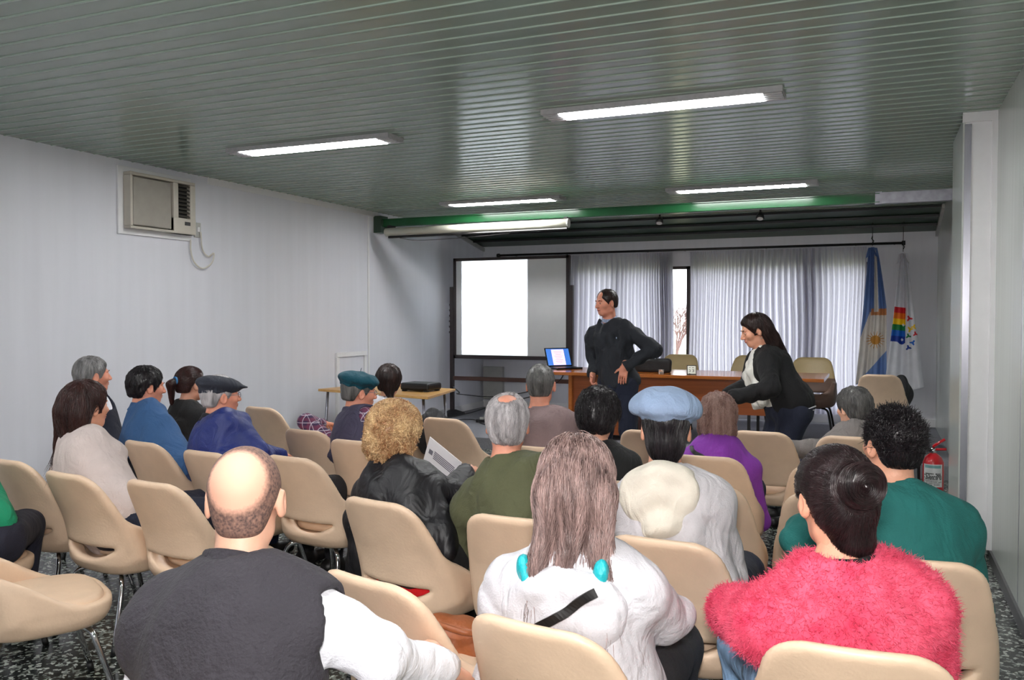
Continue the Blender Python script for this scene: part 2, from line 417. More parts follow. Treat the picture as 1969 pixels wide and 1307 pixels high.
# three wide sheets stepping down to the back wall
b = MB(); y0, z0 = YS, ZC; dy, dz = (YB-YS)/3, .19/3
for i in range(3):
    ya, yb_, za, zb = y0+i*dy+.02, y0+(i+1)*dy, z0-i*dz-.012, z0-(i+1)*dz
    b.add([(XL, ya, za), (XR, ya, za), (XR, yb_, zb), (XL, yb_, zb), (XL, ya, za+.03), (XR, ya, za+.03), (XR, yb_, zb+.03), (XL, yb_, zb+.03)],
          [(0, 1, 2, 3), (7, 6, 5, 4), (0, 4, 5, 1), (3, 2, 6, 7)])
struct(b.build('ceiling', M_dgreen))
b = MB()
for i in range(3):
    ys_, zs_ = y0+i*dy, z0-i*dz
    b.b2((XL, ys_-.03, zs_-.03), (XR, ys_+.015, zs_-.004))
struct(b.build('trim_9', M_black))
b = MB()
for X in (XL, XR-.03): b.add([(X, YS-.05, ZC-.0), (X+.03, YS-.05, ZC), (X+.03, YB, 2.54), (X, YB, 2.54), (X, YS-.05, ZC-.05), (X+.03, YS-.05, ZC-.05), (X+.03, YB, 2.49), (X, YB, 2.49)], [(0, 3, 2, 1), (4, 5, 6, 7), (0, 1, 5, 4), (1, 2, 6, 5), (3, 0, 4, 7), (2, 3, 7, 6)])
struct(b.build('trim_3', M_greyp))
# pilaster on the right with its aluminium corner strip
sbox('wall_pilaster', (.47, 5.96, .07), (XR, 6.78, ZC), M_white)
sbox('trim_4', (.462, 5.952, .0), (.50, 5.962, ZC-.07), M_alu)
b = MB(); b.b2((.455, 5.985, .0), (.47, 6.78, 2.72)); struct(b.build('trim_5', M_lam))
sbox('trim_6', (.45, 5.945, 2.69), (XR, 5.96, ZC), M_white)
sbox('trim_7', (XR-.03, 5.94, .07), (XR, 5.96, 2.69), M_white)
sbox('baseboard_pilaster', (.462, 5.95, 0), (XR, 6.78, .075), M_terr)
b = MB()
for yy in (1.2, 2.42, 3.64, 4.86): b.b2((XR-.002, yy, .07), (XR, yy+.004, ZC))
struct(b.build('trim_8', M_galv))

# window: frames, panes
MUL = [WX0, -3.42, -2.44, -1.62, -.84, WX1]
M_frame = mat('dark_brown_frame', (46, 34, 32), .4)
b = MB()
for x in MUL: b.b2((x-.028, YB+.03, WZ0), (x+.028, YB+.09, WZ1))
b.b2((WX0, YB+.03, WZ1-.04), (WX1, YB+.09, WZ1)); b.b2((WX0, YB+.03, WZ0), (WX1, YB+.09, WZ0+.04))
wf = struct(b.build('window_1', M_frame))
for a, c in zip(MUL[:-1], MUL[1:]):
    MB().b2((a+.028, YB+.055, WZ0+.04), (c-.028, YB+.06, WZ1-.04)).build('pane', M_glass, wf)

# outside: lawn, road strip, bare tree
struct(MB().b2((-30, YB+.2, -.3), (20, 45, -.2)).build('ground_lawn', mat('winter_lawn', (158, 160, 128), .9, var=.15, vscale=6)))
struct(MB().b2((-30, 30, -.2), (20, 36, -.17)).build('ground_road', mat('pale_road', (200, 198, 200), .9)))
def bare_tree(x, y):
    t = empty('bare_tree', (x, y, -.2)); rng = random.Random(3); b = MB(); tw = MB()
    def br(p, d, L, r, lev):
        q = p + d*L; (b if lev < 3 else tw).tube([p, (p+q)/2 + Vector((rng.uniform(-.05, .05),)*3)*L, q], [r, r*.8, r*.6], 5)
        if lev == 6: return
        for _ in range(4 if lev < 3 else 3 if lev < 5 else 2):
            n = (d + Vector((rng.uniform(-.8, .8), rng.uniform(-.8, .8), rng.uniform(-.2, .6)))).normalized()
            br(p+d*L*rng.uniform(.6, 1), n, L*.68, r*.55, lev+1)
    br(Vector((0, 0, 0)), Vector((0, 0, 1)), .85, .06, 0)
    m = mat('tree_bark', (120, 92, 88), .9, var=.2)
    b.build('trunk', m, t); tw.build('twigs', m, t)
    return tag(t, 'bare winter tree on the lawn seen through the gap between the curtains', 'tree')
p_ = at(1306, 600, 24.); bare_tree(p_[0]-.05, 24.)

# ------------------------------------------------------------------ ceiling lamps
M_tube = emis('fluorescent_light', (250, 250, 250), LAMP_E)
M_lampcap = mat('lamp_housing_grey', (170, 170, 172), .35, var=.1, vscale=40)
def lamp(x, y, label=None):
    t = empty('ceiling_lamp', (x, y, ZC-.02)); w, d = .70, .105
    b = MB(); b.b2((-w, -d, 0), (w, d, .02)); b.b2((-w, -d, -.012), (w, -d+.012, 0)); b.b2((-w, d-.012, -.012), (w, d, 0)); b.build('housing', M_lampcap, t)
    for s in (-1, 1):
        o = MB().box((0, s*.047, -.008), (.585, .040, .006)).build('light_strip', M_tube, t, bevel=.003)
        e = MB().box((s*.645, 0, -.006), (.05, .088, .006))
        for k in range(4): e.box((s*.645, -.066+.044*k, -.014), (.05, .008, .003))
        e.build('end_louvre', M_lampcap, t)
    if label: tag(t, label, 'ceiling lamp', 'ceiling lamps')
    return t
lamp(-3.78, 5.13, 'long lit ceiling lamp nearest the air conditioner')
lamp(-1.20, 4.95, 'largest and nearest lit ceiling lamp, above the middle of the audience')
lamp(-3.74, 8.40, 'lit ceiling lamp just in front of the rolled projection screen')
lamp(-1.24, 8.38, 'distant lit ceiling lamp near the right end of the green beam')
for x, y in ((-3.78, 1.6), (-1.2, 1.4), (-3.78, -1.6), (-1.2, -1.7)): tag(lamp(x, y), 'lit ceiling lamp over the rear seats, above the frame', 'ceiling lamp', 'rear ceiling lamps')

# ------------------------------------------------------------------ green beam with galvanised end
b = MB(); b.b2((XL, 8.80, 2.57), (-.02, 8.86, 2.665)); b.b2((XL, 8.77, 2.575), (-.02, 8.80, 2.582)); b.b2((XL, 8.77, 2.655), (-.02, 8.80, 2.662))
bm_ = empty('ceiling_beam', (0, 0, 0)); b.build('channel', M_bgreen, bm_)
b = MB(); b.b2((-.02, 8.795, 2.565), (XR, 8.865, 2.67)); b.b2((-.06, 8.785, 2.56), (-.0, 8.87, 2.675)); b.build('steel_end', M_galv, bm_)
MB().b2((XL, 8.74, 2.50), (XL+.10, 8.9, 2.70)).build('bracket', M_dgreen, bm_)
tag(bm_, 'green painted steel beam hung across the room below the slatted ceiling', 'beam')
# spotlight track and two small spots
b = MB().b2((-3.0, 9.9, 2.73), (.3, 9.95, 2.75))
for i in range(6): b.b2((-2.8+.52*i, 9.895, 2.72), (-2.62+.52*i, 9.955, 2.732), m=1)
tag(b.build('spotlight_track', [M_blackm, M_greyp]), 'thin black spotlight track on the ceiling behind the green beam', 'track')
for x, lb in ((-2.43, 'small black spotlight hanging above the standing man'), (-1.27, 'small black spotlight hanging above the standing woman')):
    t = empty('ceiling_spotlight', (x, 10.1, 2.735))
    MB().tube([(0, 0, 0), (0, 0, -.06)], .012).build('stem', M_blackm, t, smooth=True)
    MB().tube([(0, .01, -.05), (0, -.01, -.08), (0, -.03, -.12)], [.022, .04, .048], 14).build('spot_shade', M_blackm, t, smooth=True)
    MB().tube([(0, -.024, -.11), (0, -.031, -.125)], .034, 14).build('bulb', mat('spot_bulb', (230, 230, 225), .15), t)
    tag(t, lb, 'spotlight', 'spotlights')

# ------------------------------------------------------------------ rolled projection screen
t = empty('projection_screen', (0, 8.66, 2.50)); x0, x1 = -5.34, -3.08
M_roll = mat('cream_screen_case', (226, 224, 208), .4, var=.02)
MB().tube([(x0, 0, -.01), (x1, 0, .0)], .048, 18).build('case', M_roll, t, smooth=True)
MB().tube([(x1-.004, 0, 0), (x1+.012, 0, 0)], .05, 18).build('end_cap', M_greyp, t)
MB().tube([(x0+.05, -.02, -.072), (x1-.0, -.02, -.060)], .014, 8).build('weight_bar', M_blackm, t)
for x in (x0+.02, x1-.05): MB().b2((x, .0, .03), (x+.04, .12, .07)).build('bracket', M_blackm, t)
MB().tube(smooth_pts([(x0+.2, -.02, -.085), (-4.9, -.02, -.12), (-4.3, -.02, -.11), (-3.75, -.02, -.085)]), .003, 5).build('cord', M_blackm, t)
tag(t, 'long cream rolled-up projection screen hung under the left end of the green beam', 'projection screen')

# ------------------------------------------------------------------ curtain rod, curtains
t = empty('curtain_rod', (0, 11.61, 2.41))
MB().tube([(-5.2, 0, .0), (.24, 0, .0)], .016, 10).build('pole', M_blackm, t, smooth=True)
for x in (-5.22, .25): MB().tube([(x-.02, 0, 0), (x+.02, 0, 0)], .028, 12).build('finial', M_blackm, t, smooth=True)
for x in (-5.0, -4.2, -3.0, -2.48, -1.4, -.3, .15): MB().b2((x-.008, 0, -.008), (x+.008, .18, .008)).build('bracket', M_blackm, t)
tag(t, 'long black curtain rod across the back wall', 'curtain rod')
def curtain_mat():
    m, nt, p = nodes_of('sheer_white_curtain'); L = nt.links.new
    p.inputs['Base Color'].default_value = (*lin((214, 212, 218)), 1); p.inputs['Roughness'].default_value = .9
    tr = N(nt, 'ShaderNodeBsdfTranslucent'); tr.inputs[0].default_value = (*lin((206, 206, 220)), 1)
    mx = N(nt, 'ShaderNodeMixShader'); mx.inputs[0].default_value = .55; L(p.outputs[0], mx.inputs[1]); L(tr.outputs[0], mx.inputs[2])
    L(mx.outputs[0], nt.nodes['Material Output'].inputs[0]); return m
M_curt = curtain_mat()
def curtain(x0, x1, label, seed):
    rng = random.Random(seed); n = int((x1-x0)/.006); nz = 24; V = []; ph = []; a = 0; u = 0
    while len(ph) <= n:
        a += .006*2*pi/(.052+.03*sin(len(ph)*.013+seed)+rng.uniform(-.012, .012)); ph.append(a)
    for k in range(nz+1):
        z = 2.385-(2.385-.25)*k/nz; head = max(0, 1-k/2.)
        for i in range(n+1):
            x = x0+(x1-x0)*i/n; am = (.040+.018*sin(i*.021+seed*2))*(1-.6*head)
            V.append((x+.012*cos(ph[i]*.5)*k/nz + .01*sin(k*.25+i*.02), 11.68+am*sin(ph[i]+.25*sin(k*.3+i*.03)), z))
    V = np.array(V); i, k = np.meshgrid(np.arange(n), np.arange(nz)); a_ = (k*(n+1)+i).ravel()
    F = np.stack([a_, a_+1, a_+n+2, a_+n+1], 1)
    t = empty('curtain', ((x0+x1)/2, 11.68, .25)); V -= np.array(t.location)
    mk('drape', V, [F], M_curt, t)
    tag(t, label, 'curtain', 'sheer white curtains')
curtain(-4.10, -2.62, 'sheer white pleated curtain behind the standing man', 1)
curtain(-2.40, -.18, 'wide sheer white pleated curtain behind the standing woman', 5)

# ------------------------------------------------------------------ air conditioner on left wall
t = empty('air_conditioner', (XL, 5.40, 2.43)); M_ac = mat('ivory_plastic', (196, 190, 178), .45, var=.03); M_acp = mat('ivory_grille', (160, 155, 146), .6, var=.05)
b = MB(); b.b2((0, -.40, -.27), (.02, .38, .27)); b.build('mounting_board', M_white, t, bevel=.004)
b = MB(); b.b2((.02, -.35, .20), (.10, .35, .225)); b.b2((.02, -.35, -.225), (.10, .35, -.205)); b.b2((.02, -.35, -.205), (.10, -.325, .2)); b.b2((.02, .10, -.205), (.10, .155, .2)); b.b2((.02, .29, -.205), (.10, .35, .2)); b.b2((.02, .1, -.225), (.103, .35, -.09))
b.b2((.02, -.33, -.21), (.035, .3, .205)); b.build('casing', M_ac, t, bevel=.006)
b = MB(); b.b2((.03, -.31, -.195), (.085, .09, .19))
b.build('front_grille', M_acp, t, bevel=.008)
b = MB(); b.b2((.03, .155, -.09), (.06, .29, .2), m=1)
for k in range(9): b.box((.085, .222, -.072+.032*k), (.013, .066, .004), R=Matrix.Rotation(.6, 3, 'Y'))
b.build('louvre', [mat('dark_louvre', (74, 72, 66), .5), M_black], t)
MB().b2((.10, .22, -.15), (.107, .28, -.12)).build('control_panel', M_black, t)
tag(t, 'ivory window air conditioner set in a white board on the left wall', 'air conditioner')
MB().tube([(a-XL, b_-5.40, c-2.43) for a, b_, c in smooth_pts([(XL+.04, 5.87, 2.25), (XL+.03, 5.90, 2.10), (XL+.03, 5.97, 2.04), (XL+.05, 6.02, 2.07), (XL+.04, 6.0, 1.98), (XL+.03, 5.90, 1.93), (XL+.03, 5.80, 1.98), (XL+.03, 5.76, 2.08), (XL+.03, 5.76, 2.17)], 8)], .007, 6).build('power_cord', mat('cream_cable', (205, 200, 190), .5), t, smooth=True)
t = empty('wall_socket', (XL, 5.86, 2.27)); MB().b2((0, -.035, -.07), (.02, .035, .06)).build('cover', M_greyp, t, bevel=.004)
MB().b2((.02, -.012, -.02), (.03, .012, .02)).build('plug', M_white, t)
tag(t, 'small pale wall socket just right of the air conditioner', 'socket')
# access panel low on the left wall
t = empty('wall_vent', (XL, 8.24, .78))
b = MB(); b.b2((0, -.30, .27), (.03, .30, .32)); b.b2((0, -.30, -.4), (.03, -.25, .27)); b.b2((0, .25, -.4), (.03, .30, .27)); b.b2((0, -.3, -.45), (.03, .3, -.4)); b.build('frame', M_white, t, bevel=.004)
MB().b2((0, -.25, -.4), (.012, .25, .27)).build('panel', M_wall, t)
tag(t, 'white framed access panel low on the left wall behind the girl', 'wall panel')
tag(MB().b2((-5.52, YB-.09, .26), (-5.2, YB-.018, .75)).build('junction_box', M_greyp, bevel=.006), 'plain grey box on the back wall seen under the whiteboard', 'box')

# ------------------------------------------------------------------ whiteboard on stand
BX0, BX1, BY = -5.36, -3.74, 10.5
t = empty('whiteboard', ((BX0+BX1)/2, BY, PZ)); hx = (BX1-BX0)/2
M_bf = mat('dark_brown_enamel', (38, 26, 26), .4); M_board = mat('whiteboard_enamel', (226, 228, 230), .3, var=.01)
MB().b2((-hx, -.012, .83), (hx, .012, 2.16)).build('board', M_board, t)
b = MB(); b.b2((-hx-.03, -.025, 2.13), (hx+.03, .025, 2.17)); b.b2((-hx-.03, -.025, .80), (hx+.03, .025, .85)); b.b2((-hx-.03, -.025, .8), (-hx+.01, .025, 2.17)); b.b2((hx-.01, -.025, .8), (hx+.04, .025, 2.17))
b.build('frame', M_bf, t, bevel=.003)
for s in (-1, 1):
    MB().b2((s*(hx+.06)-.025, -.025, .06), (s*(hx+.06)+.025, .025, 1.78)).build('leg', M_bf, t, bevel=.003)
    MB().add([(s*(hx+.06)-.035, -.33, 0), (s*(hx+.06)+.035, -.33, 0), (s*(hx+.06)+.035, .33, 0), (s*(hx+.06)-.035, .33, 0), (s*(hx+.06)-.03, -.33, .02), (s*(hx+.06)+.03, -.33, .02), (s*(hx+.06)+.03, .33, .02), (s*(hx+.06)-.03, .33, .02), (s*(hx+.06)-.03, -.05, .09), (s*(hx+.06)+.03, -.05, .09), (s*(hx+.06)+.03, .05, .09), (s*(hx+.06)-.03, .05, .09)],
             [(0, 3, 2, 1), (0, 1, 5, 4), (2, 3, 7, 6), (4, 5, 9, 8), (8, 9, 10, 11), (11, 10, 6, 7), (0, 4, 8, 11, 7, 3), (1, 2, 6, 10, 9, 5)]).build('foot', M_black, t)
MB().b2((-hx-.04, -.02, .50), (hx+.04, .02, .555)).build('crossbar', mat('brown_crossbar', (76, 48, 38), .35), t, bevel=.003)
for k in range(6): MB().box((-hx-.09, -.03, 1.16+.075*k), (.006, .01, .014)).build('screw', M_chrome, t)
tag(t, 'large whiteboard in a dark brown wheeled stand frame showing a bright projected page', 'whiteboard')
# black cables under the board
for i, (pts, lb) in enumerate([
    ([(-4.15, 8.05, .76), (-4.5, 8.9, .62), (-4.9, 9.7, .52), (-4.6, 10.3, .45), (-3.9, 10.4, .62), (-3.6, 10.1, .86)], 'black cable sagging from the side table to the laptop desk'),
    ([(-5.3, 9.9, .16), (-4.9, 9.95, .25), (-4.5, 10.0, .38), (-4.1, 10.1, .48), (-3.8, 10.1, .60)], 'black cable rising to the right behind the whiteboard stand'),
    ([(-5.2, 10.0, .14), (-4.9, 10.1, .15), (-4.6, 9.8, .14), (-4.3, 10.0, .15), (-4.0, 9.9, .14)], 'black cable lying on the platform under the whiteboard')]):
    tag(MB().tube(smooth_pts(pts, 8), .007, 6).build('cable', M_black, smooth=True), lb, 'cable', 'black cables')
t = empty('power_strip', (-4.62, 10.05, PZ), .2); MB().b2((-.2, -.03, 0), (.2, .03, .04)).build('body', M_black, t, bevel=.006)
b = MB(); [b.b2((-.15+.08*k, -.02, .04), (-.10+.08*k, .02, .07)) for k in range(4)]; b.build('plug', M_greyp, t)
tag(t, 'black power strip with plugs on the platform under the whiteboard', 'power strip')

# ------------------------------------------------------------------ side table with projector
def quad_top(b, P, z, th, m=0):
    b.add([(x, y, z-th) for x, y in P]+[(x, y, z) for x, y in P], [(3, 2, 1, 0), (4, 5, 6, 7)]+[(i, (i+1) % 4, 4+(i+1) % 4, 4+i) for i in range(4)], m)
def wood(name, a, b_, rough=.3, along=(1.2, 30, 30)):
    m, nt, p = nodes_of(name); L = nt.links.new; nz = N(nt, 'ShaderNodeTexNoise', Scale=2.0, Detail=6.0, Distortion=.6); L(obj_coord(nt, along), nz.inputs['Vector'])
    r = ramp(nt, [(.3, lin(a)), (.7, lin(b_))]); L(nz.outputs[0], r.inputs[0]); L(r.outputs[0], p.inputs['Base Color']); p.inputs['Roughness'].default_value = rough; return m
M_wood = wood('orange_veneer', (150, 84, 36), (178, 104, 48), .18); M_woodd = wood('red_brown_veneer', (136, 70, 34), (158, 84, 42), .3); M_light = wood('light_ply', (196, 148, 84), (214, 168, 102), .35)
t = empty('side_table', (-4.65, 7.5, 0)); P = [(-.73, -.12), (.76, -.46), (.58, .46), (-.62, .56)]
b = MB(); quad_top(b, P, .75, .025, 0); b.build('table_top', M_light, t, bevel=.003)
for x, y in P: MB().tube([(x*.86, y*.78, .725), (x*.93, y*.86, 0)], .014, 8).build('leg', M_galv, t, smooth=True)
tag(t, 'light wooden side table with thin metal legs against the left wall', 'table')
PJ = Vector((-4.28, 7.6, .80))
t = empty('projector', (PJ.x, PJ.y, .75), radians(-4)); b = MB(); b.b2((-.17, -.13, .012), (.17, .13, .085)); b.build('body', M_black, t, bevel=.02)
MB().tube([(.09, .12, .05), (.09, .15, .052)], .03, 16).build('lens', M_chrome, t, smooth=True)
b = MB(); [b.b2((x-.02, y-.02, 0), (x+.02, y+.02, .014)) for x in (-.13, .13) for y in (-.1, .1)]; b.build('foot', M_black, t)
tag(t, 'black projector on the light wooden side table', 'projector')
# the projector's beam: a spot whose light is masked to the projected page
LP = Vector((PJ.x+.09, PJ.y+.17, PJ.z+.005))
BYF = BY-.013
def tgt(px, py): q = at(px, py, BYF); return (q[0]-LP.x)/(BYF-LP.y), (q[2]-LP.z)/(BYF-LP.y)
a0, c0 = tgt(888, 683); a1, c1 = tgt(1014, 505)
c0 = (PZ+.855-LP.z)/(BYF-LP.y); c1 = (PZ+2.128-LP.z)/(BYF-LP.y)
spo = light('SPOT', 'projector_beam', LP, (pi/2, 0, 0), 1000, (.86, .94, 1.0), spot_size=radians(100), spot_blend=0, shadow_soft_size=.004)
spo.data.use_nodes = True; nt = spo.data.node_tree; em = nt.nodes['Emission']; L = nt.links.new
tc = N(nt, 'ShaderNodeTexCoord'); sx = N(nt, 'ShaderNodeSeparateXYZ'); L(tc.outputs['Normal'], sx.inputs[0])
def mth(op, a, b_):
    n = N(nt, 'ShaderNodeMath', operation=op)
    for i, v in enumerate((a, b_)):
        if isinstance(v, float): n.inputs[i].default_value = v
        else: L(v, n.inputs[i])
    return n.outputs[0]
az = mth('ABSOLUTE', sx.outputs[2], 0.); u = mth('DIVIDE', sx.outputs[0], az); v = mth('DIVIDE', sx.outputs[1], az)
GOBO = (u, v)
def inside(w, lo, hi): return mth('MULTIPLY', mth('GREATER_THAN', w, float(lo)), mth('LESS_THAN', w, float(hi)))
SGN = 1.0
uu, vv = mth('MULTIPLY', u, SGN), mth('MULTIPLY', v, SGN)
mk_ = mth('MULTIPLY', inside(uu, a0, a1), inside(vv, c0, c1))
L(mk_, em.inputs['Strength'])

# ------------------------------------------------------------------ the long desk
DX0, DX1, DY0, DY1, DZ = -3.50, -.51, 9.03, 10.0, .88
t = empty('desk', ((DX0+DX1)/2, (DY0+DY1)/2, PZ)); ox, oy = t.location.x, t.location.y
MB().b2((DX0-ox, DY0-oy, DZ-.035-PZ), (DX1-ox, DY1-oy, DZ-PZ)).build('desk_top', M_wood, t, bevel=.004)
MB().b2((-2.5-ox, DY0+.06-oy, .35), (-1.02-ox, DY0+.085-oy, DZ-.035-PZ)).build('front_panel', M_woodd, t, bevel=.002)
b = MB(); b.b2((-3.2-ox, DY0+.10-oy, .06), (-2.5-ox, DY1-.1-oy, DZ-.035-PZ)); b.b2((-3.22-ox, DY0+.05-oy, .0), (-3.18-ox, DY1-.06-oy, DZ-.035-PZ), m=1); b.build('pedestal', [M_woodd, M_wood], t, bevel=.003)
MB().tube([(-3.08-ox, DY0+.09-oy, .53), (-2.98-ox, DY0+.09-oy, .53)], .008, 8).build('handle', M_chrome, t)
for x in (-1.25, -2.45):
    for y in (DY0+.12, DY1-.12): MB().b2((x-.015-ox, y-.015-oy, 0), (x+.015-ox, y+.015-oy, DZ-.035-PZ)).build('leg', M_blackm, t)
tag(t, 'long glossy orange wood desk on the platform in front of the curtains', 'desk')

# laptop on the left end of the desk
t = empty('laptop', (-3.45, 9.62, DZ), radians(50)); M_lap = mat('laptop_black', (16, 16, 18), .25)
MB().b2((-.17, -.12, 0), (.17, .12, .022)).build('base', M_lap, t, bevel=.005)
b = MB()
for r_ in range(5):
    for c_ in range(12): b.b2((-.15+.025*c_, -.02+.024*r_, .022), (-.129+.025*c_, -.0+.024*r_, .025))
b.build('keyboard', M_black, t)
tl = radians(22); lid = MB(); Rl = Matrix.Rotation(-tl, 3, 'X')
def lp(x, y, z): return Rl @ Vector((x, y, z)) + Vector((0, .125, .02))
lid.box(lp(0, 0, .12), (.172, .005, .12), R=Rl); lo = lid.build('lid', M_lap, t, bevel=.003)
s_ = MB(); s_.box(lp(0, -.0055, .122), (.158, .001, .105), R=Rl); so = s_.build('display', emis('desktop_blue', (58, 110, 190), .9), lo)
s_ = MB(); s_.box(lp(0, -.0072, .118), (.085, .0006, .098), R=Rl); s_.build('document', emis('document_pink', (250, 205, 215), .95), so)
s_ = MB()
for k in range(9): s_.box(lp(0, -.0082, .185-.017*k), (.06-.012*(k % 3), .0004, .0022), R=Rl)
s_.build('document_text', emis('text_rose', (205, 130, 150), .6), so)
tag(t, 'open black laptop showing a pale page on a blue desktop, left end of the desk', 'laptop')
# black briefcase, tiny glass, desk calendar
t = empty('laptop_bag', (-2.36, 9.40, DZ), .05)
sdf_obj('bag_body', lambda P: rbox(P, (0, 0, .075), (.235, .05, .08), .035)+folds(P, 3, .003, .1), (-.27, -.09, -.02), (.27, .09, .18), .012, mat('black_nylon', (16, 16, 18), .7, bump=.2), t)
MB().tube(smooth_pts([(-.07, 0, .15), (-.06, 0, .185), (.06, 0, .185), (.07, 0, .15)]), .008, 8).build('handle', M_black, t, smooth=True)
tag(t, 'black soft bag lying on the desk beside the standing man', 'bag')
gl, _n, _p = nodes_of('clear_tumbler_glass'); _p.inputs['Transmission Weight'].default_value = .8; _p.inputs['Base Color'].default_value = (.93, .95, .9, 1); _p.inputs['Roughness'].default_value = .05
tag(MB().tube([(0, 0, 0), (0, 0, .005), (0, 0, .05)], [.024, .026, .03], 16).build('tumbler', gl, smooth=True, loc=(-2.18, 9.15, DZ)), 'small clear tumbler on the desk in front of the black bag', 'glass')
t = empty('desk_calendar', (-1.86, 9.2, DZ), radians(14)); b = MB()
b.add([(-.05, -.03, 0), (.05, -.03, 0), (.05, .045, 0), (-.05, .045, 0), (-.05, .005, .10), (.05, .005, .10)], [(0, 3, 2, 1), (0, 1, 5, 4), (2, 3, 4, 5), (0, 4, 3), (1, 2, 5)]); b.build('stand', M_black, t)
def fr(x, z, off=-.0015): s = (z)/.10; return Vector((x, -.03+.035*s+off, z))
b = MB(); b.add([fr(-.043, .010), fr(.043, .010), fr(.043, .092), fr(-.043, .092)], [(0, 1, 2, 3)]); cd = b.build('card', mat('calendar_card', (222, 226, 214), .6), t)
b = MB()
for x, z, w, h in [(-.016, .03, .004, .022), (-.022, .052, .010, .004), (-.022, .030, .01, .004), (-.022, .010, .010, .004), (.02, .03, .004, .022), (.014, .052, .012, .004), (.014, .030, .012, .004), (-.02, .072, .012, .005), (.014, .072, .014, .005)]:
    b.add([fr(x-w/2*1.5, z, -.003), fr(x+w/2*1.5, z, -.003), fr(x+w/2*1.5, z+h, -.003), fr(x-w/2*1.5, z+h, -.003)], [(0, 1, 2, 3)])
b.build('print', M_black, t)
tag(t, 'small black desk calendar with a white printed card on the desk', 'calendar')

# ------------------------------------------------------------------ flags
def flag(name, x, y, ztop, prof, colf, mats, label, fold, cord):
    """prof(v) -> (xl, xr) in metres relative to x ; v 0 top .. 1 bottom"""
    t = empty(name, (x, y, ztop)); nu, nv = 96, 280; V = []
    for j in range(nv+1):
        v = j/nv; xl, xr, zl, zr = prof(v)
        for i in range(nu+1):
            u = i/nu; w = xl+(xr-xl)*u; z = -(zl+(zr-zl)*u)
            V.append((w, -.035*sin(u*fold*2*pi+.6)*min(1, v*3+.25)-.02*sin(u*fold*4.3*pi+v*2), z))
    i, j = np.meshgrid(np.arange(nu), np.arange(nv)); a_ = (j*(nu+1)+i).ravel(); F = np.stack([a_, a_+nu+1, a_+nu+2, a_+1], 1)
    V = np.array(V); cen = V[F].mean(1); mi = [colf(c[0], -c[2], (k % nu+.5)/nu, (k//nu+.5)/nv) for k, c in enumerate(cen)]
    o = mk('cloth', V, [F], mats, t, midx=mi)
    b = MB(); b.tube([(0, 0, .0), (0, 0, cord)], .004, 6); b.tube([(0, 0, .03), (.015, 0, .06), (-.012, 0, .09), (0, 0, .12)], .006, 6); b.build('hook_cord', M_blackm, t)
    b = MB()
    for s in (-1, 1): b.add([(0, 0, -.01), (s*.05, -.03, -.03), (s*.075, -.02, -.15), (s*.03, -.05, -.12)], [(0, 1, 2, 3)])
    kn = b.build('gathered_end', mats[0], t)
    return tag(t, label, 'flag', 'ceremonial flags')
FM = dict(trans=.15)
f_blue = mat('flag_sky_blue', (106, 134, 186), .7, **FM); f_wh = mat('flag_cream_white', (214, 208, 200), .7, **FM); f_gold = mat('flag_gold', (186, 130, 50), .6, **FM); f_or = mat('flag_orange_band', (196, 128, 78), .6, **FM)
def prof_a(v):
    return (-.045-.13*v**1.15, .05+.14*min(1, v/.45)**.8*.75+.02*v, .02+1.67*v, .02+1.60*v)
def col_a(x, z, u, v):
    # pale centre strip near the top, then white field with a gold sun, blue lower corner
    if z < .80:
        e = .012+.018*z
        if abs(x-.035-.02*z) < e: return 1
        if z > .55 and x < -.02-.25*(z-.55)*0+.0 and False: return 1
        if z < .76: return 0
        return 3 if x > -.005 else 0
    if z < .84 and x > -.01: return 3
    dx, dz = x-.045, z-1.14; r = math.hypot(dx, dz); a = math.atan2(dz, dx)
    if r < .055: return 2
    if r < .105 and abs(((a*16/pi) % 2)-1) < .5*(1.25-r/.105): return 2
    if x < -.02-.13*(z-.80)/.35*.9 and z < 1.18: return 0
    if x > .12-.24*(z-1.33)/.3*1.0 and z > 1.26: return 0
    return 1
flag('national_flag', -.10, 11.30, 2.36, prof_a, col_a, [f_blue, f_wh, f_gold, f_or], 'sky blue and white flag with a golden sun hanging by the curtains', 2, .29)
g_w = mat('flag_white', (216, 216, 222), .7, **FM)
rb = [mat('flag_'+n_, c_, .6, **FM) for n_, c_ in (('red', (206, 34, 48)), ('orange', (234, 118, 34)), ('yellow', (240, 196, 20)), ('green', (20, 120, 60)), ('blue', (20, 96, 190)), ('navy', (16, 50, 140)))]
def prof_b(v):
    vv = v
    return (-.035-.14*vv-.03*vv*vv, .045+.20*vv, .02+1.72*vv, .02+1.60*vv)
BIRDS = [(a_, b_, c_, d_*1.25) for a_, b_, c_, d_ in [(.075, .80, 1, .030), (.125, .90, 3, .026), (.085, .93, 3, .030), (.145, .985, 1, .026), (.068, 1.01, 4, .026), (.115, 1.09, 5, .028), (.070, 1.15, 6, .028)]]
def col_b(x, z, u, v):
    top = .655+.06*max(0, (x+.10))*2
    xl, xr, *_ = prof_b(v)
    if xl+.004 < x < .035:
        k = int((z-top)/.070)
        if z >= top and 0 <= k < 6:
            for bx, bz in ((.012, top+.21), (-.0, top+.39)):
                if abs(x-bx) < .016*(1-abs(z-bz)/.018): return 0
            return 1+k
        if k == 6 and z < top+.42+.08*max(0, (x+.05)*8)*max(0, .035-x)*25: return 6
    for bx, bz, c, s in BIRDS:
        dx, dz = (x-bx)/s, (z-bz)/s; r = math.hypot(dx, dz); a = math.atan2(dz, dx)
        if r < .38+.62*abs(math.cos(1.5*a+bx*40))**3*1.0: return c
    return 0
flag('rainbow_flag', .24, 11.32, 2.28, prof_b, col_b, [g_w]+rb, 'white flag with a rainbow breaking into coloured birds, next to the right wall', 1.5, .37)

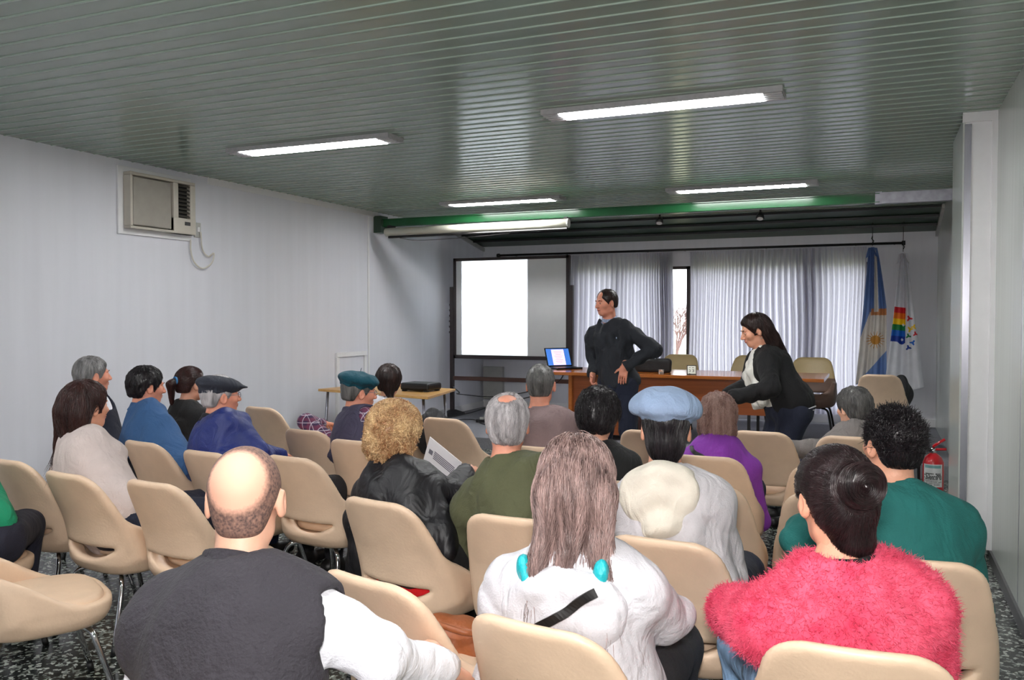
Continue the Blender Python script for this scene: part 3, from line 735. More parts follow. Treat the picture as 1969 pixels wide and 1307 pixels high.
# ------------------------------------------------------------------ fire extinguisher
t = empty('fire_extinguisher', (.40, 7.6, .0)); M_red = mat('extinguisher_red', (196, 22, 34), .25, coat=.4)
MB().tube([(0, 0, 0.0), (0, 0, .02), (0, 0, .34), (0, 0, .38), (0, 0, .41)], [.072, .078, .078, .06, .026], 28).build('cylinder', M_red, t, smooth=True)
MB().tube([(0, 0, .40), (0, 0, .45)], .02, 14).build('valve', M_chrome, t, smooth=True)
b = MB(); b.tube([(0, 0, .45), (-.0, -.02, .47), (.08, -.03, .53)], .011, 8); b.tube([(0, 0, .44), (.09, -.03, .45)], .010, 8); b.build('lever', M_red, t, smooth=True)
MB().tube(smooth_pts([(0, 0, .43), (-.06, -.02, .43), (-.10, -.02, .36), (-.105, -.02, .2), (-.09, -.03, .06)]), .011, 10).build('hose', M_black, t, smooth=True)
def curved(b, a0, a1, z0, z1, r, m=0, k=10):
    V = []; F = []
    for i in range(k+1):
        a = a0+(a1-a0)*i/k; V += [(r*cos(a), r*sin(a), z0), (r*cos(a), r*sin(a), z1)]
    F = [(2*i, 2*i+2, 2*i+3, 2*i+1) for i in range(k)]; b.add(V, F, m)
b = MB(); curved(b, radians(-150), radians(-40), .15, .33, .0792); lb_ = b.build('label', mat('label_white', (225, 226, 226), .5), t)
b = MB(); rr = random.Random(2)
for row in range(9):
    z = .255-.0105*row if row < 5 else .20-.011*(row-5); a = -146
    while a < -46:
        w = rr.uniform(3, 9)
        if rr.random() < .75: curved(b, radians(a), radians(min(a+w, -44)), z-(.0042 if row < 5 else .003), z+(.0042 if row < 5 else .001), .0798, 0, 2)
        a += w+1.5
b.build('label_print', M_black, t)
b = MB(); curved(b, radians(-140), radians(-50), .30, .322, .0798); b.build('label_band', mat('label_teal', (120, 170, 170), .5), t)
b = MB(); curved(b, radians(-120), radians(-50), .06, .10, .0792); b.build('lower_label', bpy.data.materials['label_white'], t)
tag(t, 'red fire extinguisher with a white label standing by the right wall', 'fire extinguisher')

# ================================================================== CHAIRS
M_vinyl = mat('beige_vinyl', (220, 192, 165), .42, var=.05, vscale=10, bump=.10, bscale=90)
M_vinyl2 = mat('tan_vinyl', (186, 164, 118), .38, var=.05, vscale=10, bump=.10, bscale=90)
M_brown = mat('brown_vinyl', (122, 98, 86), .42, var=.06, bump=.1, bscale=90)
def chair_shell(arm=False, H=.80):
    def f(P):
        x, y, z = P.T; ax = np.abs(x)
        t = np.clip((z-.42)/(H-.42), 0, 1)
        ys = -.185-.10*t-.04*t*t + (1.35-.75*t)*x*x
        dth = (np.abs(y-ys)-.021)*.85
        w = .248-.018*t-.055*t**2.5
        dm = smax((ax-w)*.95, z-H-.008, .075)
        # opening above the seat: flat on top, bowed below
        zc = .437; hole = np.maximum((z-zc-.026+.10*x*x), -(z-zc+.050-1.9*x*x)); hole = np.maximum(hole, ax-.178)
        d = smax(smax(dth, dm, .03), .395-z, .02)
        d = smax(d, -hole, .022)
        # bucket: walls following a rounded-square footprint, thinning down towards the front
        sh = .05*np.clip((.43-z)/.12, 0, 1)**2
        q = (np.abs(x/(.252-sh))**3.2+np.abs((y-.015)/(.238-sh))**3.2)**(1/3.2)-1; g = q*.235
        wall = np.abs(g+.018)-.019
        s_ = np.clip((.14-y)/.33, 0, 1); s_ = s_*s_*(3-2*s_)
        top = .424+.15*s_ if not arm else .424+.17*np.clip((.235-y)/.12, 0, 1)**.6
        wl = smax(smax(wall, z-top, .025), .325-z, .03)
        wl = smax(wl, -np.maximum(hole, y+.05), .02)
        lower = smax(smax(g, np.abs(z-.355)-.022, .02), 0*z-1, .01)
        d = smin(d, wl, .035)
        return smin(d, lower, .025)
    return nets(f, (-.30, -.37, .29), (.30, .29, H+.05), .0095)
def cushion(arm):
    def f(P):
        x, y, z = P.T; g = ((np.abs(x/.212)**3.4+np.abs((y-.048)/.176)**3.4)**(1/3.4)-1)*.19
        return smax(g, np.abs(z-.405-.012*np.cos(x*6)*np.cos(y*6))-.034, .03)
    return nets(f, (-.24, -.22, .35), (.24, .26, .47), .011)
def make_chair(arm=False):
    H = .84 if arm else .80; t = empty('armchair' if arm else 'shell_chair', (0, 0, 0))
    m = M_vinyl2 if arm else M_vinyl
    V, F = chair_shell(arm, H)
    if arm:
        cz = V[F].mean(1); mi = ((cz[:, 2] < .62) & (cz[:, 1] > -.22) | (cz[:, 2] < .42)).astype(int)
        mk('backrest_shell', V, [F], [m, M_brown], t, midx=mi)
    else: mk('backrest_shell', V, [F], m, t)
    V, F = cushion(arm); mk('seat_cushion', V, [F], M_brown if arm else m, t)
    lm = M_chrome if not arm else M_blackm
    b = MB(); b.tube([(-.15, -.12, .318), (.15, -.12, .318)], .012, 8); b.tube([(-.15, .12, .318), (.15, .12, .318)], .012, 8); b.tube([(0, -.12, .318), (0, .12, .318)], .012, 8)
    b.build('under_frame', lm, t, smooth=True)
    for sx in (-1, 1):
        for sy in (-1, 1):
            b = MB(); b.tube(smooth_pts([(sx*.11, sy*.12, .318), (sx*.165, sy*.155, .30), (sx*.19, sy*.175, .24), (sx*.225, sy*.235, .03)], 4), .0115, 8)
            b.tube([(sx*.224, sy*.233, .035), (sx*.228, sy*.24, 0.0)], .014, 8, m=1); b.build('leg', [lm, M_black], t, smooth=True)
    return t
proto = make_chair(); aproto = make_chair(True); used = [False, False]
def chair(x, y, yaw, label, arm=False, z=0.):
    i = int(arm); p = (proto, aproto)[i]; o = p if not used[i] else copy_tree(p); used[i] = True
    o.location = (x, y, z); o.rotation_euler = (0, 0, radians(yaw)); o.scale = (1.14, 1.1, 1.05) if arm else (1, 1, 1)
    return tag(o, label, 'chair', 'tan armchairs behind the desk' if arm else 'beige shell chairs of the audience')
CH = dict(
 A1=(-3.89, 3.16, -6, 'empty beige shell chair touching the left edge of the photo'),
 A2=(-3.3, 3.02, -8, 'beige shell chair with the woman in the beige jacket'),
 A3=(-2.8, 3.02, -6, 'empty beige shell chair just left of the bald man'),
 A4=(-2.98, 2.28, -28, 'beige shell chair turned sideways with its seat showing, lower left edge'),
 A5=(-1.8, 1.46, -8, 'beige shell chair in the bottom left corner'),
 A6=(-3.74, 3.87, -10, 'beige shell chair with the man in the blue fleece'),
 A7=(-3.18, 3.74, -8, 'beige shell chair with the man in the dark flat cap'),
 A8=(-2.66, 3.78, -8, 'empty beige shell chair showing beyond the right ear of the bald man'),
 A9=(-4.36, 5.60, -8, 'empty beige shell chair by the left wall, right of the blue jacket'),
 A10=(-3.22, 4.64, -8, 'empty beige shell chair under the plaid sleeve'),
 A11=(-2.70, 4.38, -6, 'beige shell chair with the man in the teal beret'),
 A12=(-2.72, 5.52, -8, 'empty beige shell chair right of the curly blonde head, with a black backpack'),
 M1=(-4.36, 3.92, -10, 'beige shell chair with the grey-haired man in a navy vest'),
 G1=(-3.30, 5.58, -6, 'beige shell chair with the dark-haired girl beside the side table'),
 W4=(-4.35, 4.55, -8, 'beige shell chair with the woman with the ponytail'),
 A14=(-1.67, 4.57, -2, 'beige shell chair with the man in the mauve sweater'),
 A15=(-1.28, 5.45, -4, 'empty beige shell chair peeking past the black-haired person'),
 P13=(-1.12, 3.82, 0, 'beige shell chair with the black-haired person in black'),
 A16=(-0.66, 5.68, -2, 'empty beige shell chair in front of the standing woman'),
 A18=(-0.15, 5.66, 0, 'beige shell chair with the woman in the grey cardigan'),
 B15=(-.80, 4.62, 0, 'beige shell chair with the woman in purple'),
 A19=(-.20, 4.55, 0, 'empty beige shell chair below the grey cardigan sleeve'),
 B5=(-0.16, 3.88, 0, 'empty beige shell chair left of the man in the teal shirt'),
 A20=(.08, 3.02, 4, 'beige shell chair with the man in the teal shirt'),
 B1=(-1.7, 3.08, -12, 'beige shell chair with the curly blonde woman, red cushion showing in its slot'),
 B2=(-1.17, 3.04, -2, 'beige shell chair with the man in the olive sweater'),
 B3=(-0.61, 2.95, -4, 'beige shell chair with the man in the pale blue beret'),
 B4=(-0.7, 3.88, 2, 'empty beige shell chair between the grey hoodie and the purple sweater'),
 C1=(-1.19, 2.24, -14, 'empty beige shell chair right beside the bald man, its back largest in the middle'),
 C2=(-0.67, 2.1, -10, 'beige shell chair with the woman in the white hoodie'),
 C3=(-0.05, 2.24, 2, 'beige shell chair with the woman in the pink sweater'),
 Z1=(-3.74, 2.50, -6, 'beige shell chair under the person in green at the left edge'),
 C0=(-1.22, 1.40, -8, 'beige shell chair under the bald man in the charcoal vest'))
for k, (x, y, a, lb) in CH.items(): chair(x, y, a, lb)
chair(.02, 9.45, -4, 'beige shell chair on the platform in front of the white flag', z=PZ)
chair(-2.36, 10.65, 180, 'tan armchair behind the desk next to the black bag', True, PZ)
chair(-1.48, 10.75, 180, 'tan armchair behind the desk half hidden by the standing woman', True, PZ)
chair(-.74, 10.45, 180, 'tan and brown armchair at the right end of the desk', True, PZ)

# ================================================================== PEOPLE
SK = skin_mat('skin', (222, 160, 132)); SKR = skin_mat('ruddy_skin', (224, 150, 124)); SKP = skin_mat('pale_skin', (230, 176, 150))
M_eye = mat('eye_white', (225, 222, 218), .2); M_iris = mat('iris_brown', (50, 32, 24), .2); M_lip = mat('lips', (186, 104, 96), .4)
def cloth(name, rgb, rough=.85, **kw):
    kw.setdefault('bump', .25); kw.setdefault('bscale', 220); kw.setdefault('var', .06); kw.setdefault('vscale', 14); kw.setdefault('sheen', .02)
    if name in MATS: return MATS[name]
    m = mat(name, rgb, rough, **kw); nt = m.node_tree; L = nt.links.new; p = nt.nodes['Principled BSDF']
    n2 = N(nt, 'ShaderNodeTexNoise', Scale=6.5, Detail=2.5, Distortion=1.8); L(obj_coord(nt, (1.2, 1.2, .8)), n2.inputs['Vector'])
    bp = N(nt, 'ShaderNodeBump', Strength=.55, Distance=.035); L(n2.outputs[0], bp.inputs['Height'])
    old = p.inputs['Normal'].links[0].from_node; L(bp.outputs[0], old.inputs['Normal']); return m
def plaid(name, base, c1, c2, sc=22.):
    m, nt, p = nodes_of(name); L = nt.links.new; tc = N(nt, 'ShaderNodeTexCoord'); cur = None; out = None
    sep = N(nt, 'ShaderNodeSeparateXYZ'); L(tc.outputs['Object'], sep.inputs[0])
    def stripe(src, mul, off, th):
        a = N(nt, 'ShaderNodeMath', operation='MULTIPLY_ADD'); L(src, a.inputs[0]); a.inputs[1].default_value = mul; a.inputs[2].default_value = off
        f = N(nt, 'ShaderNodeMath', operation='FRACT'); L(a.outputs[0], f.inputs[0]); g = N(nt, 'ShaderNodeMath', operation='LESS_THAN'); L(f.outputs[0], g.inputs[0]); g.inputs[1].default_value = th; return g.outputs[0]
    col = N(nt, 'ShaderNodeRGB'); col.outputs[0].default_value = (*lin(base), 1); out = col.outputs[0]
    for src, mul, off, th, c, fac in ((sep.outputs[0], sc, .1, .4, c1, .6), (sep.outputs[2], sc, .3, .4, c1, .6), (sep.outputs[0], sc, .7, .09, c2, .9), (sep.outputs[2], sc, .6, .09, c2, .9), (sep.outputs[1], sc, .6, .09, c2, .6)):
        st = stripe(src, mul, off, th); k = N(nt, 'ShaderNodeMath', operation='MULTIPLY'); L(st, k.inputs[0]); k.inputs[1].default_value = fac
        mx = N(nt, 'ShaderNodeMix', data_type='RGBA'); L(k.outputs[0], mx.inputs[0]); L(out, mx.inputs[6]); mx.inputs[7].default_value = (*lin(c), 1); out = mx.outputs[2]
    L(out, p.inputs['Base Color']); p.inputs['Roughness'].default_value = .85; return m

# ---- head, in its own frame: centre between the ears, +y is where the face points
def face_field(fem=False, jaw=1.):
    jw = .90 if fem else 1.
    def f(P):
        Q = P.copy(); Q[:, 0] = np.abs(Q[:, 0])
        d = ell(Q, (0, -.014, .032), (.0755, .096, .088))
        d = smin(d, ell(Q, (0, .028, -.028), (.0585*jw, .064, .080)), .03)
        d = smin(d, ell(Q, (0, .048, -.080), (.040*jw*jaw, .036, .028)), .025)
        d = smin(d, sph(Q, (.036*jw, -.002, -.066), .024), .03)                       # jaw angle
        d = smin(d, sph(Q, (.042, .062, -.016), .020), .025)                        # cheek
        d = smin(d, ell(Q, (.026, .080, .030), (.024, .010, .007)), .012)           # brow
        d = smax(d, -ell(Q, (.031, .098, .012), (.020, .017, .013)), .014)           # socket
        d = smin(d, sph(Q, (.031, .0725, .010), .0145), .003)                        # eyeball
        d = smin(d, cone(Q, (0, .086, .022), (0, .108, -.020), .007, .0115), .010)     # nose
        d = smin(d, sph(Q, (.010, .098, -.024), .0085), .006)
        d = smin(d, ell(Q, (0, .089, -.046), (.024, .010, .0055)), .006)
        d = smin(d, ell(Q, (0, .088, -.056), (.020, .010, .0060)), .005)
        d = smax(d, -ell(Q, (0, .099, -.051), (.024, .008, .0016)), .003)
        e = ell(Q, (.080, -.008, -.006), (.009, .020, .032), rotz(-.35))             # ear
        e = smax(e, -ell(Q, (.089, -.003, -.003), (.006, .011, .020), rotz(-.35)), .005)
        return smin(d, e, .007)
    return f
def frame_of(yaw, pitch=0., roll=0.): return rotz(yaw) @ rotx(pitch) @ roty(roll)

class Figure: pass
def hand_sdf(W, F_, Nn, curl=.5, thumb=.5, side=1., s=1.):
    """W wrist, F_ direction of the fingers, Nn palm normal, side +1: thumb towards cross(F,N)"""
    f = np.asarray(F_, float); f /= np.linalg.norm(f); n = np.asarray(Nn, float); n -= n@f*f; n /= np.linalg.norm(n); t = np.cross(f, n)*side
    R = np.stack([t, f, n], 1); segs = []; W = np.asarray(W, float)
    for off, Ln, c in ((-.030, .058, 1.15), (-.010, .070, 1.05), (.011, .076, 1.), (.031, .068, .9)):
        p = W + s*(f*.085+t*off); a = curl*.45*c; L_ = Ln*s
        for k, (fr_, r0) in enumerate(((.45, .0085), (.32, .0078), (.23, .007))):
            d = f*cos(a)+n*sin(a); q = p+d*L_*fr_; segs.append((p, q, r0*s, (r0-.0007)*s)); p = q; a += curl*.95*c
    p = W+s*(f*.022+t*.030); d = t*.75+f*.62+n*.25; d /= np.linalg.norm(d); q = p+d*.036*s; segs.append((p, q, .0115*s, .010*s))
    d2 = d*(1-thumb*.4)+f*.3+n*thumb*.6; d2 /= np.linalg.norm(d2); segs.append((q, q+d2*.032*s, .010*s, .0075*s))
    def g(P):
        d = rbox(P, W+s*(f*.045+t*.0), A(.038, .046, .013)*s, .012*s, R)
        d = smin(d, cone(P, W-f*.03, W+f*.02, .027*s, .026*s), .02)
        d = smin(d, cone(P, W+s*(f*.02+t*.02+n*.006), W+s*(f*.05+t*.026+n*.006), .014*s, .012*s), .012)
        for a_, b_, r0, r1 in segs: d = smin(d, cone(P, a_, b_, r0, r1), .004)
        return d
    pts = np.array([W-f*.04]+[x for sg in segs for x in sg[:2]])
    return g, pts.min(0)-.03, pts.max(0)+.03

def figure(label, seat, yaw, head, hyaw=None, hpitch=0., hroll=0., sw=.165, b=1., fem=False, skin=None, seed=1, hs=1., lean=0., sit=True,
           el=None, er=None, hl=None, hr=None, near=False, pelz=.55, z0=0., pel=None, sdz=0., legs=None, handL=None, handR=None, curl=.45, spread=.09, kn=.47, sz=.088):
    """a person; seat (x,y) world, yaw of the body, head = world point of the head centre"""
    G = Figure(); G.seed = seed; G.near = near; G.fem = fem; G.b = b; G.label = label
    ya = radians(yaw); G.o = A(seat[0], seat[1], z0); Rb = rotz(ya); G.Rb = Rb
    H = Rb.T @ (np.asarray(head, float)-G.o); G.H = H
    hy = radians(hyaw if hyaw is not None else yaw)-ya
    G.Rh = frame_of(hy, radians(hpitch), radians(hroll)); G.hs = hs
    G.pel = A(0, -.06, pelz) if pel is None else A(*pel)
    G.NB = H + A(0, -.042, -.172)*hs + G.Rh @ A(0, -.012, 0)
    sp = G.NB-G.pel; G.R = basis(sp, (0, 1, 0)); sx = G.R[:, 0]; sy = G.R[:, 1]
    G.C = G.pel+sp*.66; G.Wt = G.pel+sp*.30
    G.S = [G.NB + sx*s*sw + sy*.005 + A(0, 0, -sz) + A(0, 0, sdz*s) for s in (-1, 1)]
    L3 = np.linalg.norm(sp)
    dE = [A(-.055, .05, -.27), A(.055, .05, -.27)]
    G.E = [G.S[i]+dE[i] if v is None else A(v[0]+(G.NB[0] if sit else 0), *v[1:]) for i, v in enumerate((el, er))]
    G.K = []; G.Hd = []
    for i, v in enumerate((hl, hr)):
        s = (-1, 1)[i]; G.Hd.append(G.E[i]+A(-s*.10, .21, -.04 if G.E[i][2] < .75 else -.08) if v is None else A(v[0]+(G.NB[0] if sit else 0), *v[1:]))
    if legs is None:
        G.legs = [(G.pel+A(s*.085, .02, -.01), A(s*(spread+.05), kn, .50), A(s*(spread+.04), kn+.0, .09)) for s in (-1, 1)] if sit else \
                 [(G.pel+A(s*.09, 0, -.02), A(s*.10, .02, .50), A(s*.11, -.02, .09)) for s in (-1, 1)]
    else: G.legs = [tuple(A(*p) for p in l) for l in legs]
    G.skin = skin or SK
    q = G.R
    def torso(P, o=0.):
        bb = b
        d = ell(P, G.pel, (.165*bb+o, .125*bb+o, .13+o), q)
        d = smin(d, ell(P, G.Wt, (.140*bb+o, .108*bb+o, .17+o), q), .06)
        d = smin(d, ell(P, G.C+q@A(0, .0, 0), ((sw-.005)*1.0+o, .112*bb+o, .185+o), q), .06)
        d = smin(d, cone(P, G.S[0]+q@A(.02, 0, -.005), G.S[1]+q@A(-.02, 0, -.005), .058+o), .06)
        nk = G.NB + A(0, 0, .0)
        for s in (0, 1): d = smin(d, cone(P, nk, G.S[s]+A(0, 0, .0), .045+o*.6, .048+o), .05)
        if fem:
            for s in (-1, 1): d = smin(d, sph(P, G.C+q@A(s*.07, .085, .0), .055+o), .04)
        return d
    def arm(P, i, o=0.):
        d = cone(P, G.S[i], G.E[i], .052*b**.5+o, .038*b**.5+o)
        return smin(d, cone(P, G.E[i], G.Hd[i], .038*b**.5+o, .027+o*.8), .02)
    def neck(P): return smin(cone(P, G.NB-A(0, 0, .03), H+G.Rh@A(0, -.02, -.05)*hs, .062*hs if not fem else .056*hs, .053*hs if not fem else .047*hs), 1e3, .01)
    def leg(P, i, o=0.):
        h_, k_, a_ = G.legs[i]
        d = cone(P, h_, k_, .088*b+o, .062+o); return smin(d, cone(P, k_, a_, .058+o, .036+o), .03)
    G.torso, G.arm, G.neck, G.leg = torso, arm, neck, leg
    ff = face_field(fem)
    G.toH = lambda P: ((P-H) @ G.Rh)/hs
    G.head_sdf = lambda P: ff(G.toH(P))*hs
    # ---- body mesh: trunk and limbs under the clothes, head and hands fine
    def body(P):
        d = smin(torso(P, -.016), neck(P), .04)
        for i in (0, 1): d = smin(smin(d, arm(P, i, -.014), .03), leg(P, i, -.016), .03)
        return d
    def hn(P): return smin(G.head_sdf(P), neck(P), .02)
    pts = np.array([G.pel, G.NB, *G.S, *G.E, *G.Hd, *[p for l in G.legs for p in l]])
    lo, hi = pts.min(0)-.17, pts.max(0)+.14; lo[2] = max(lo[2], .03)
    V1, F1 = nets(body, lo, hi, .019)
    hh = (.0042 if near else .0055)
    zc = G.NB[2]+.0
    V2, F2 = nets(hn, H-A(.125, .135, .0)*hs-A(0, 0, max(.14, H[2]-zc)), H+A(.125, .135, .145)*hs, hh)
    Vh = G.toH(V2); c = Vh[F2].mean(1); mi2 = np.zeros(len(F2), int); ax = np.abs(c[:, 0])
    ed = ln(c*[0, 1, 1]+np.stack([ax, 0*ax, 0*ax], 1)-A(.031, .0725, .010))
    slit = (np.abs(c[:, 2]-.011) < .0040*(1-((ax-.031)/.013)**2)) & (np.abs(ax-.031) < .0115) & (ed < .0160)
    mi2[slit] = 1; mi2[slit & (np.hypot(ax-.031, c[:, 2]-.011) < .0052)] = 2
    mi2[(np.abs(c[:, 2]+.051) < .0095*(1-(c[:, 0]/.026)**2)) & (ax < .025) & (c[:, 1] > .082)] = 3
    parts = [(V1, F1), (V2, F2)]; mi = [np.zeros(len(F1), int), mi2]
    for i in (0, 1):
        s = (-1, 1)[i]; spec = (handL, handR)[i]
        fd = G.Hd[i]-G.E[i]; fd = fd/np.linalg.norm(fd)
        if spec is None: F_, Nn, cu, th = fd, A(-s*.3, .0, -1), curl, .4
        else: F_, Nn, cu, th = spec
        sg = np.sign(np.cross(F_, Nn)@A(-s, 0.3, .2)) or 1
        g, l_, h_ = hand_sdf(G.Hd[i], F_, Nn, cu, th, sg, .92 if fem else 1.)
        v, f_ = nets(g, l_, h_, .0048); parts.append((v, f_)); mi.append(np.zeros(len(f_), int))
    V, F, _ = join(parts)
    G.root = mk('person', V, [F], [G.skin, M_eye, M_iris, M_lip], None, midx=np.concatenate(mi))
    G.root.location = G.o; G.root.rotation_euler = (0, 0, ya)
    tag(G.root, label, 'person'); G.vox = .010 if near else .0125
    return G

def garment(G, name, m, o=.014, torso=True, arms=(0, 1), cuff=1., fold=.005, wl=.13, hem=-.10, neckr=.062, neckz=.0, extra=None, armo=None, vest=False, vox=None, seed=0, post=None):
    """top over trunk and/or arms; neck hole cut; cuff = share of forearm covered"""
    H = G.H; armo = o if armo is None else armo
    def f(P):
        d = 1e3
        if torso:
            d = G.torso(P, o)
            if hem is not None: d = smax(d, -plane(P, G.pel+G.R@A(0, 0, hem), G.R[:, 2]), .03)
            if vest:
                for i in (0, 1): d = smax(d, -(sph(P, G.S[i]+(G.S[i]-G.S[1-i])*.15+A(0, 0, -.025), .084)), .02)
        for i in arms:
            e = G.E[i]+(G.Hd[i]-G.E[i])*cuff
            a = cone(P, G.S[i], G.E[i], .052*G.b**.5+armo*.85, .038*G.b**.5+armo*.85)
            a = smin(a, cone(P, G.E[i], e, .038*G.b**.5+armo*.85, .029+armo*.7), .02)
            a = smax(a, plane(P, e, G.Hd[i]-G.E[i]), .006)
            d = smin(d, a, .016)
        d = d + folds(P, G.seed*7+seed, fold, wl)
        ax = G.H+G.Rh@A(0, -.02, -.05)-G.NB; ax = ax/np.linalg.norm(ax)
        if torso: d = smax(d, -cone(P, G.NB+ax*(.012+neckz), G.NB+ax*.2, neckr), .012)
        if extra is not None: d = extra(P, d)
        return d
    pts = [G.NB+A(0, 0, .04)]
    if torso: pts += [G.pel+A(.2, .16, -.15), G.pel-A(.2, .16, .12), *G.S]
    for i in arms: pts += [G.S[i], G.E[i], G.Hd[i]]
    pts = np.array(pts); lo, hi = pts.min(0)-.11, pts.max(0)+.11
    if extra is not None: hi[2] += .06; lo[:2] -= .03; hi[:2] += .03
    V, F = nets(f, lo, hi, vox or G.vox)
    if post: V, F, R_ = post(f, V, F); return mk(name, V, [F], m, G.root, rnd=R_), f
    return mk(name, V, [F], m, G.root), f
def trousers(G, m, o=.012, fold=.004, name='trousers'):
    def f(P):
        d = ell(P, G.pel-A(0, 0, .02), (.170*G.b+o, .13*G.b+o, .125+o))
        for i in (0, 1):
            d = smin(d, G.leg(P, i, o+.002), .04)
        d = d+folds(P, G.seed*3+1, fold, .12)
        return np.maximum(d, np.maximum(-(P[:, 2]-.085), G.pel[2]+.06-P[:, 2]*-1-2*G.pel[2]-.12))
    pts = np.array([G.pel+A(.2, .15, .12), G.pel-A(.2, .17, .15), *[p for l in G.legs for p in l]])
    V, F = nets(f, pts.min(0)-.11, pts.max(0)+.10, .0135)
    return mk(name, V, [F], m, G.root)
def shoes(G, m, name='shoe'):
    for i in (0, 1):
        a = G.legs[i][2]; k = G.legs[i][1]; d_ = A(a[0]*.5-.0, .2, 0) if True else 0
        f_ = A((-.15, .15)[i], 1, 0); f_ /= np.linalg.norm(f_); an = A(a[0], a[1], 0)
        def f(P):
            d = cone(P, an-f_*.04+A(0, 0, .045), an+f_*.13+A(0, 0, .036), .044, .036)
            d = smin(d, cone(P, an+A(0, 0, .05), an+A(0, 0, .10), .045, .042), .03)
            return smax(d, -P[:, 2]+.001, .006)
        pts = np.array([an-f_*.06, an+f_*.16]); V, F = nets(f, pts.min(0)-A(.07, .07, .01), pts.max(0)+A(.07, .07, .16), .009)
        mk(name, V, [F], m, G.root)
M_shoe = mat('black_leather_shoe', (26, 24, 24), .4)
def collar(G, name, m, r=.066, h=.035, th=.006, tilt=.25, drop=.0, open_=True, fold=.001):
    """turned-down collar ring round the neck"""
    ax = G.H+G.Rh@A(0, -.02, -.05)-G.NB; ax = ax/np.linalg.norm(ax); R = basis(ax+A(0, tilt, 0), (0, 1, 0)); c = G.NB+ax*(.012+drop)
    def f(P):
        Q = (P-c)@R; rr = np.hypot(Q[:, 0], Q[:, 1]*1.02); z = Q[:, 2]
        d = np.abs(rr-r-.30*np.maximum(.02-z, 0))-th
        d = smax(d, np.abs(z-h/2)-h/2, .008)
        if open_: d = smax(d, Q[:, 1]-r*.72-.0, .01)
        return d+folds(P, G.seed+5, fold, .08)
    V, F = nets(f, c-.12, c+.12, .0055); return mk(name, V, [F], m, G.root)
def hood(G, name, m, w=.15, drop=.10, seed=0, dz=0.):
    """hood lying on the upper back"""
    q = G.R; c = G.NB+A(0, 0, dz)
    def f(P):
        Q = (P-c)@q; x, y, z = Q.T; u = np.abs(x)/w
        tp = 1-.42*np.clip((-z-.02)/(1.4*drop), 0, 1); Qt = Q.copy(); Qt[:, 0] = x/tp
        d = ell(Qt, (0, -.096, -drop*.45), (w, .055, drop*.78+.03))
        d = smin(d, ell(Q, (0, -.118, -drop*1.0), (w*.40, .046, .040)), .05)
        roll = np.hypot(np.hypot(x, (y+.02)*.95)-.098, z+.004+.20*(y+.02))-.030
        roll = smax(roll, y-.075, .03); d = smin(d, roll, .035)
        d = smax(d, -ell(Q, (0, -.012, .055), (.078, .082, .075)), .02)
        cre = .006*np.sin(z*62+u*5)*np.clip(1-u, 0, 1)
        return d+cre+folds(P, seed, .004, .11)
    V, F = nets(f, c-A(.26, .26, .28), c+A(.26, .16, .12), .008); mk(name, V, [F], m, G.root); return f
def ribbon(G, name, f, pts, wdt, m, lift=.006):
    """strap following the surface of a garment"""
    P = np.array(smooth_pts(pts, 10)); 
    for _ in range(4): n = grad(f, P); P = P-(f(P)[:, None]-lift)*n
    n = grad(f, P); T = np.gradient(P, axis=0); T /= ln(T)[:, None]; S = np.cross(T, n); S /= ln(S)[:, None]
    V = []; 
    for k in range(len(P)): V += [P[k]-S[k]*wdt-n[k]*.003, P[k]-S[k]*wdt+n[k]*.002, P[k]+S[k]*wdt+n[k]*.002, P[k]+S[k]*wdt-n[k]*.003]
    F = [(4*k+j, 4*k+(j+1) % 4, 4*k+4+(j+1) % 4, 4*k+4+j) for k in range(len(P)-1) for j in range(4)]
    return mk(name, np.array(V), [np.array(F)], m, G.root, smooth=False)

# ---- hair
def cap_field(t=.012, front=.058, nape=-.055, temple=.0, side=0., bald=0., back=0., crown=0.):
    """hair close to the skull, hairline over the brow, behind the ears and at the nape"""
    def f(P):
        ax = np.abs(P[:, 0]); y, z = P[:, 1], P[:, 2]
        d = ell(P, (0, -.014-back*.5, .032), (.0755+t+side, .096+t+back*.5, .088+t))
        d = smin(d, ell(P, (0, -.050, -.030), (.052+t, .042+t, .058)), .03)
        cut = plane(P, (0, .066, front), (0, 1, -.55))                 # front: keeps what is above and behind
        tt = np.clip((y+.050)/.028, 0, 1); zm = nape+(temple-.002-nape)*tt*tt*(3-2*tt)
        zm = zm-.028*np.clip(1-np.abs(y-.026)/.014, 0, 1)               # sideburn
        low = zm-z
        d = smax(smax(d, cut, .02), low, .015)
        d = smax(d, -ell(np.stack([ax, y, z], 1), (.088, .0, -.010), (.022, .024, .036)), .01)
        if bald: d = smax(d, -ell(P, (0, .0, .12), (.058*bald, .085*bald, .05*bald+.02)), .02)
        if crown: d = smax(d, -ell(P, (0, -.050, .118), (.050*crown, .052*crown, .036*crown)), .008)
        return d
    return f
def flow_down(c=(0, -.035, .12), part=0.):
    c = np.asarray(c, float)
    def g(P):
        d = P-c; d = d/(ln(d)[:, None]+1e-6); return d+A(0, -.15, -.9)*np.clip((.10-P[:, 2:3])*9, 0, 1)
    return g
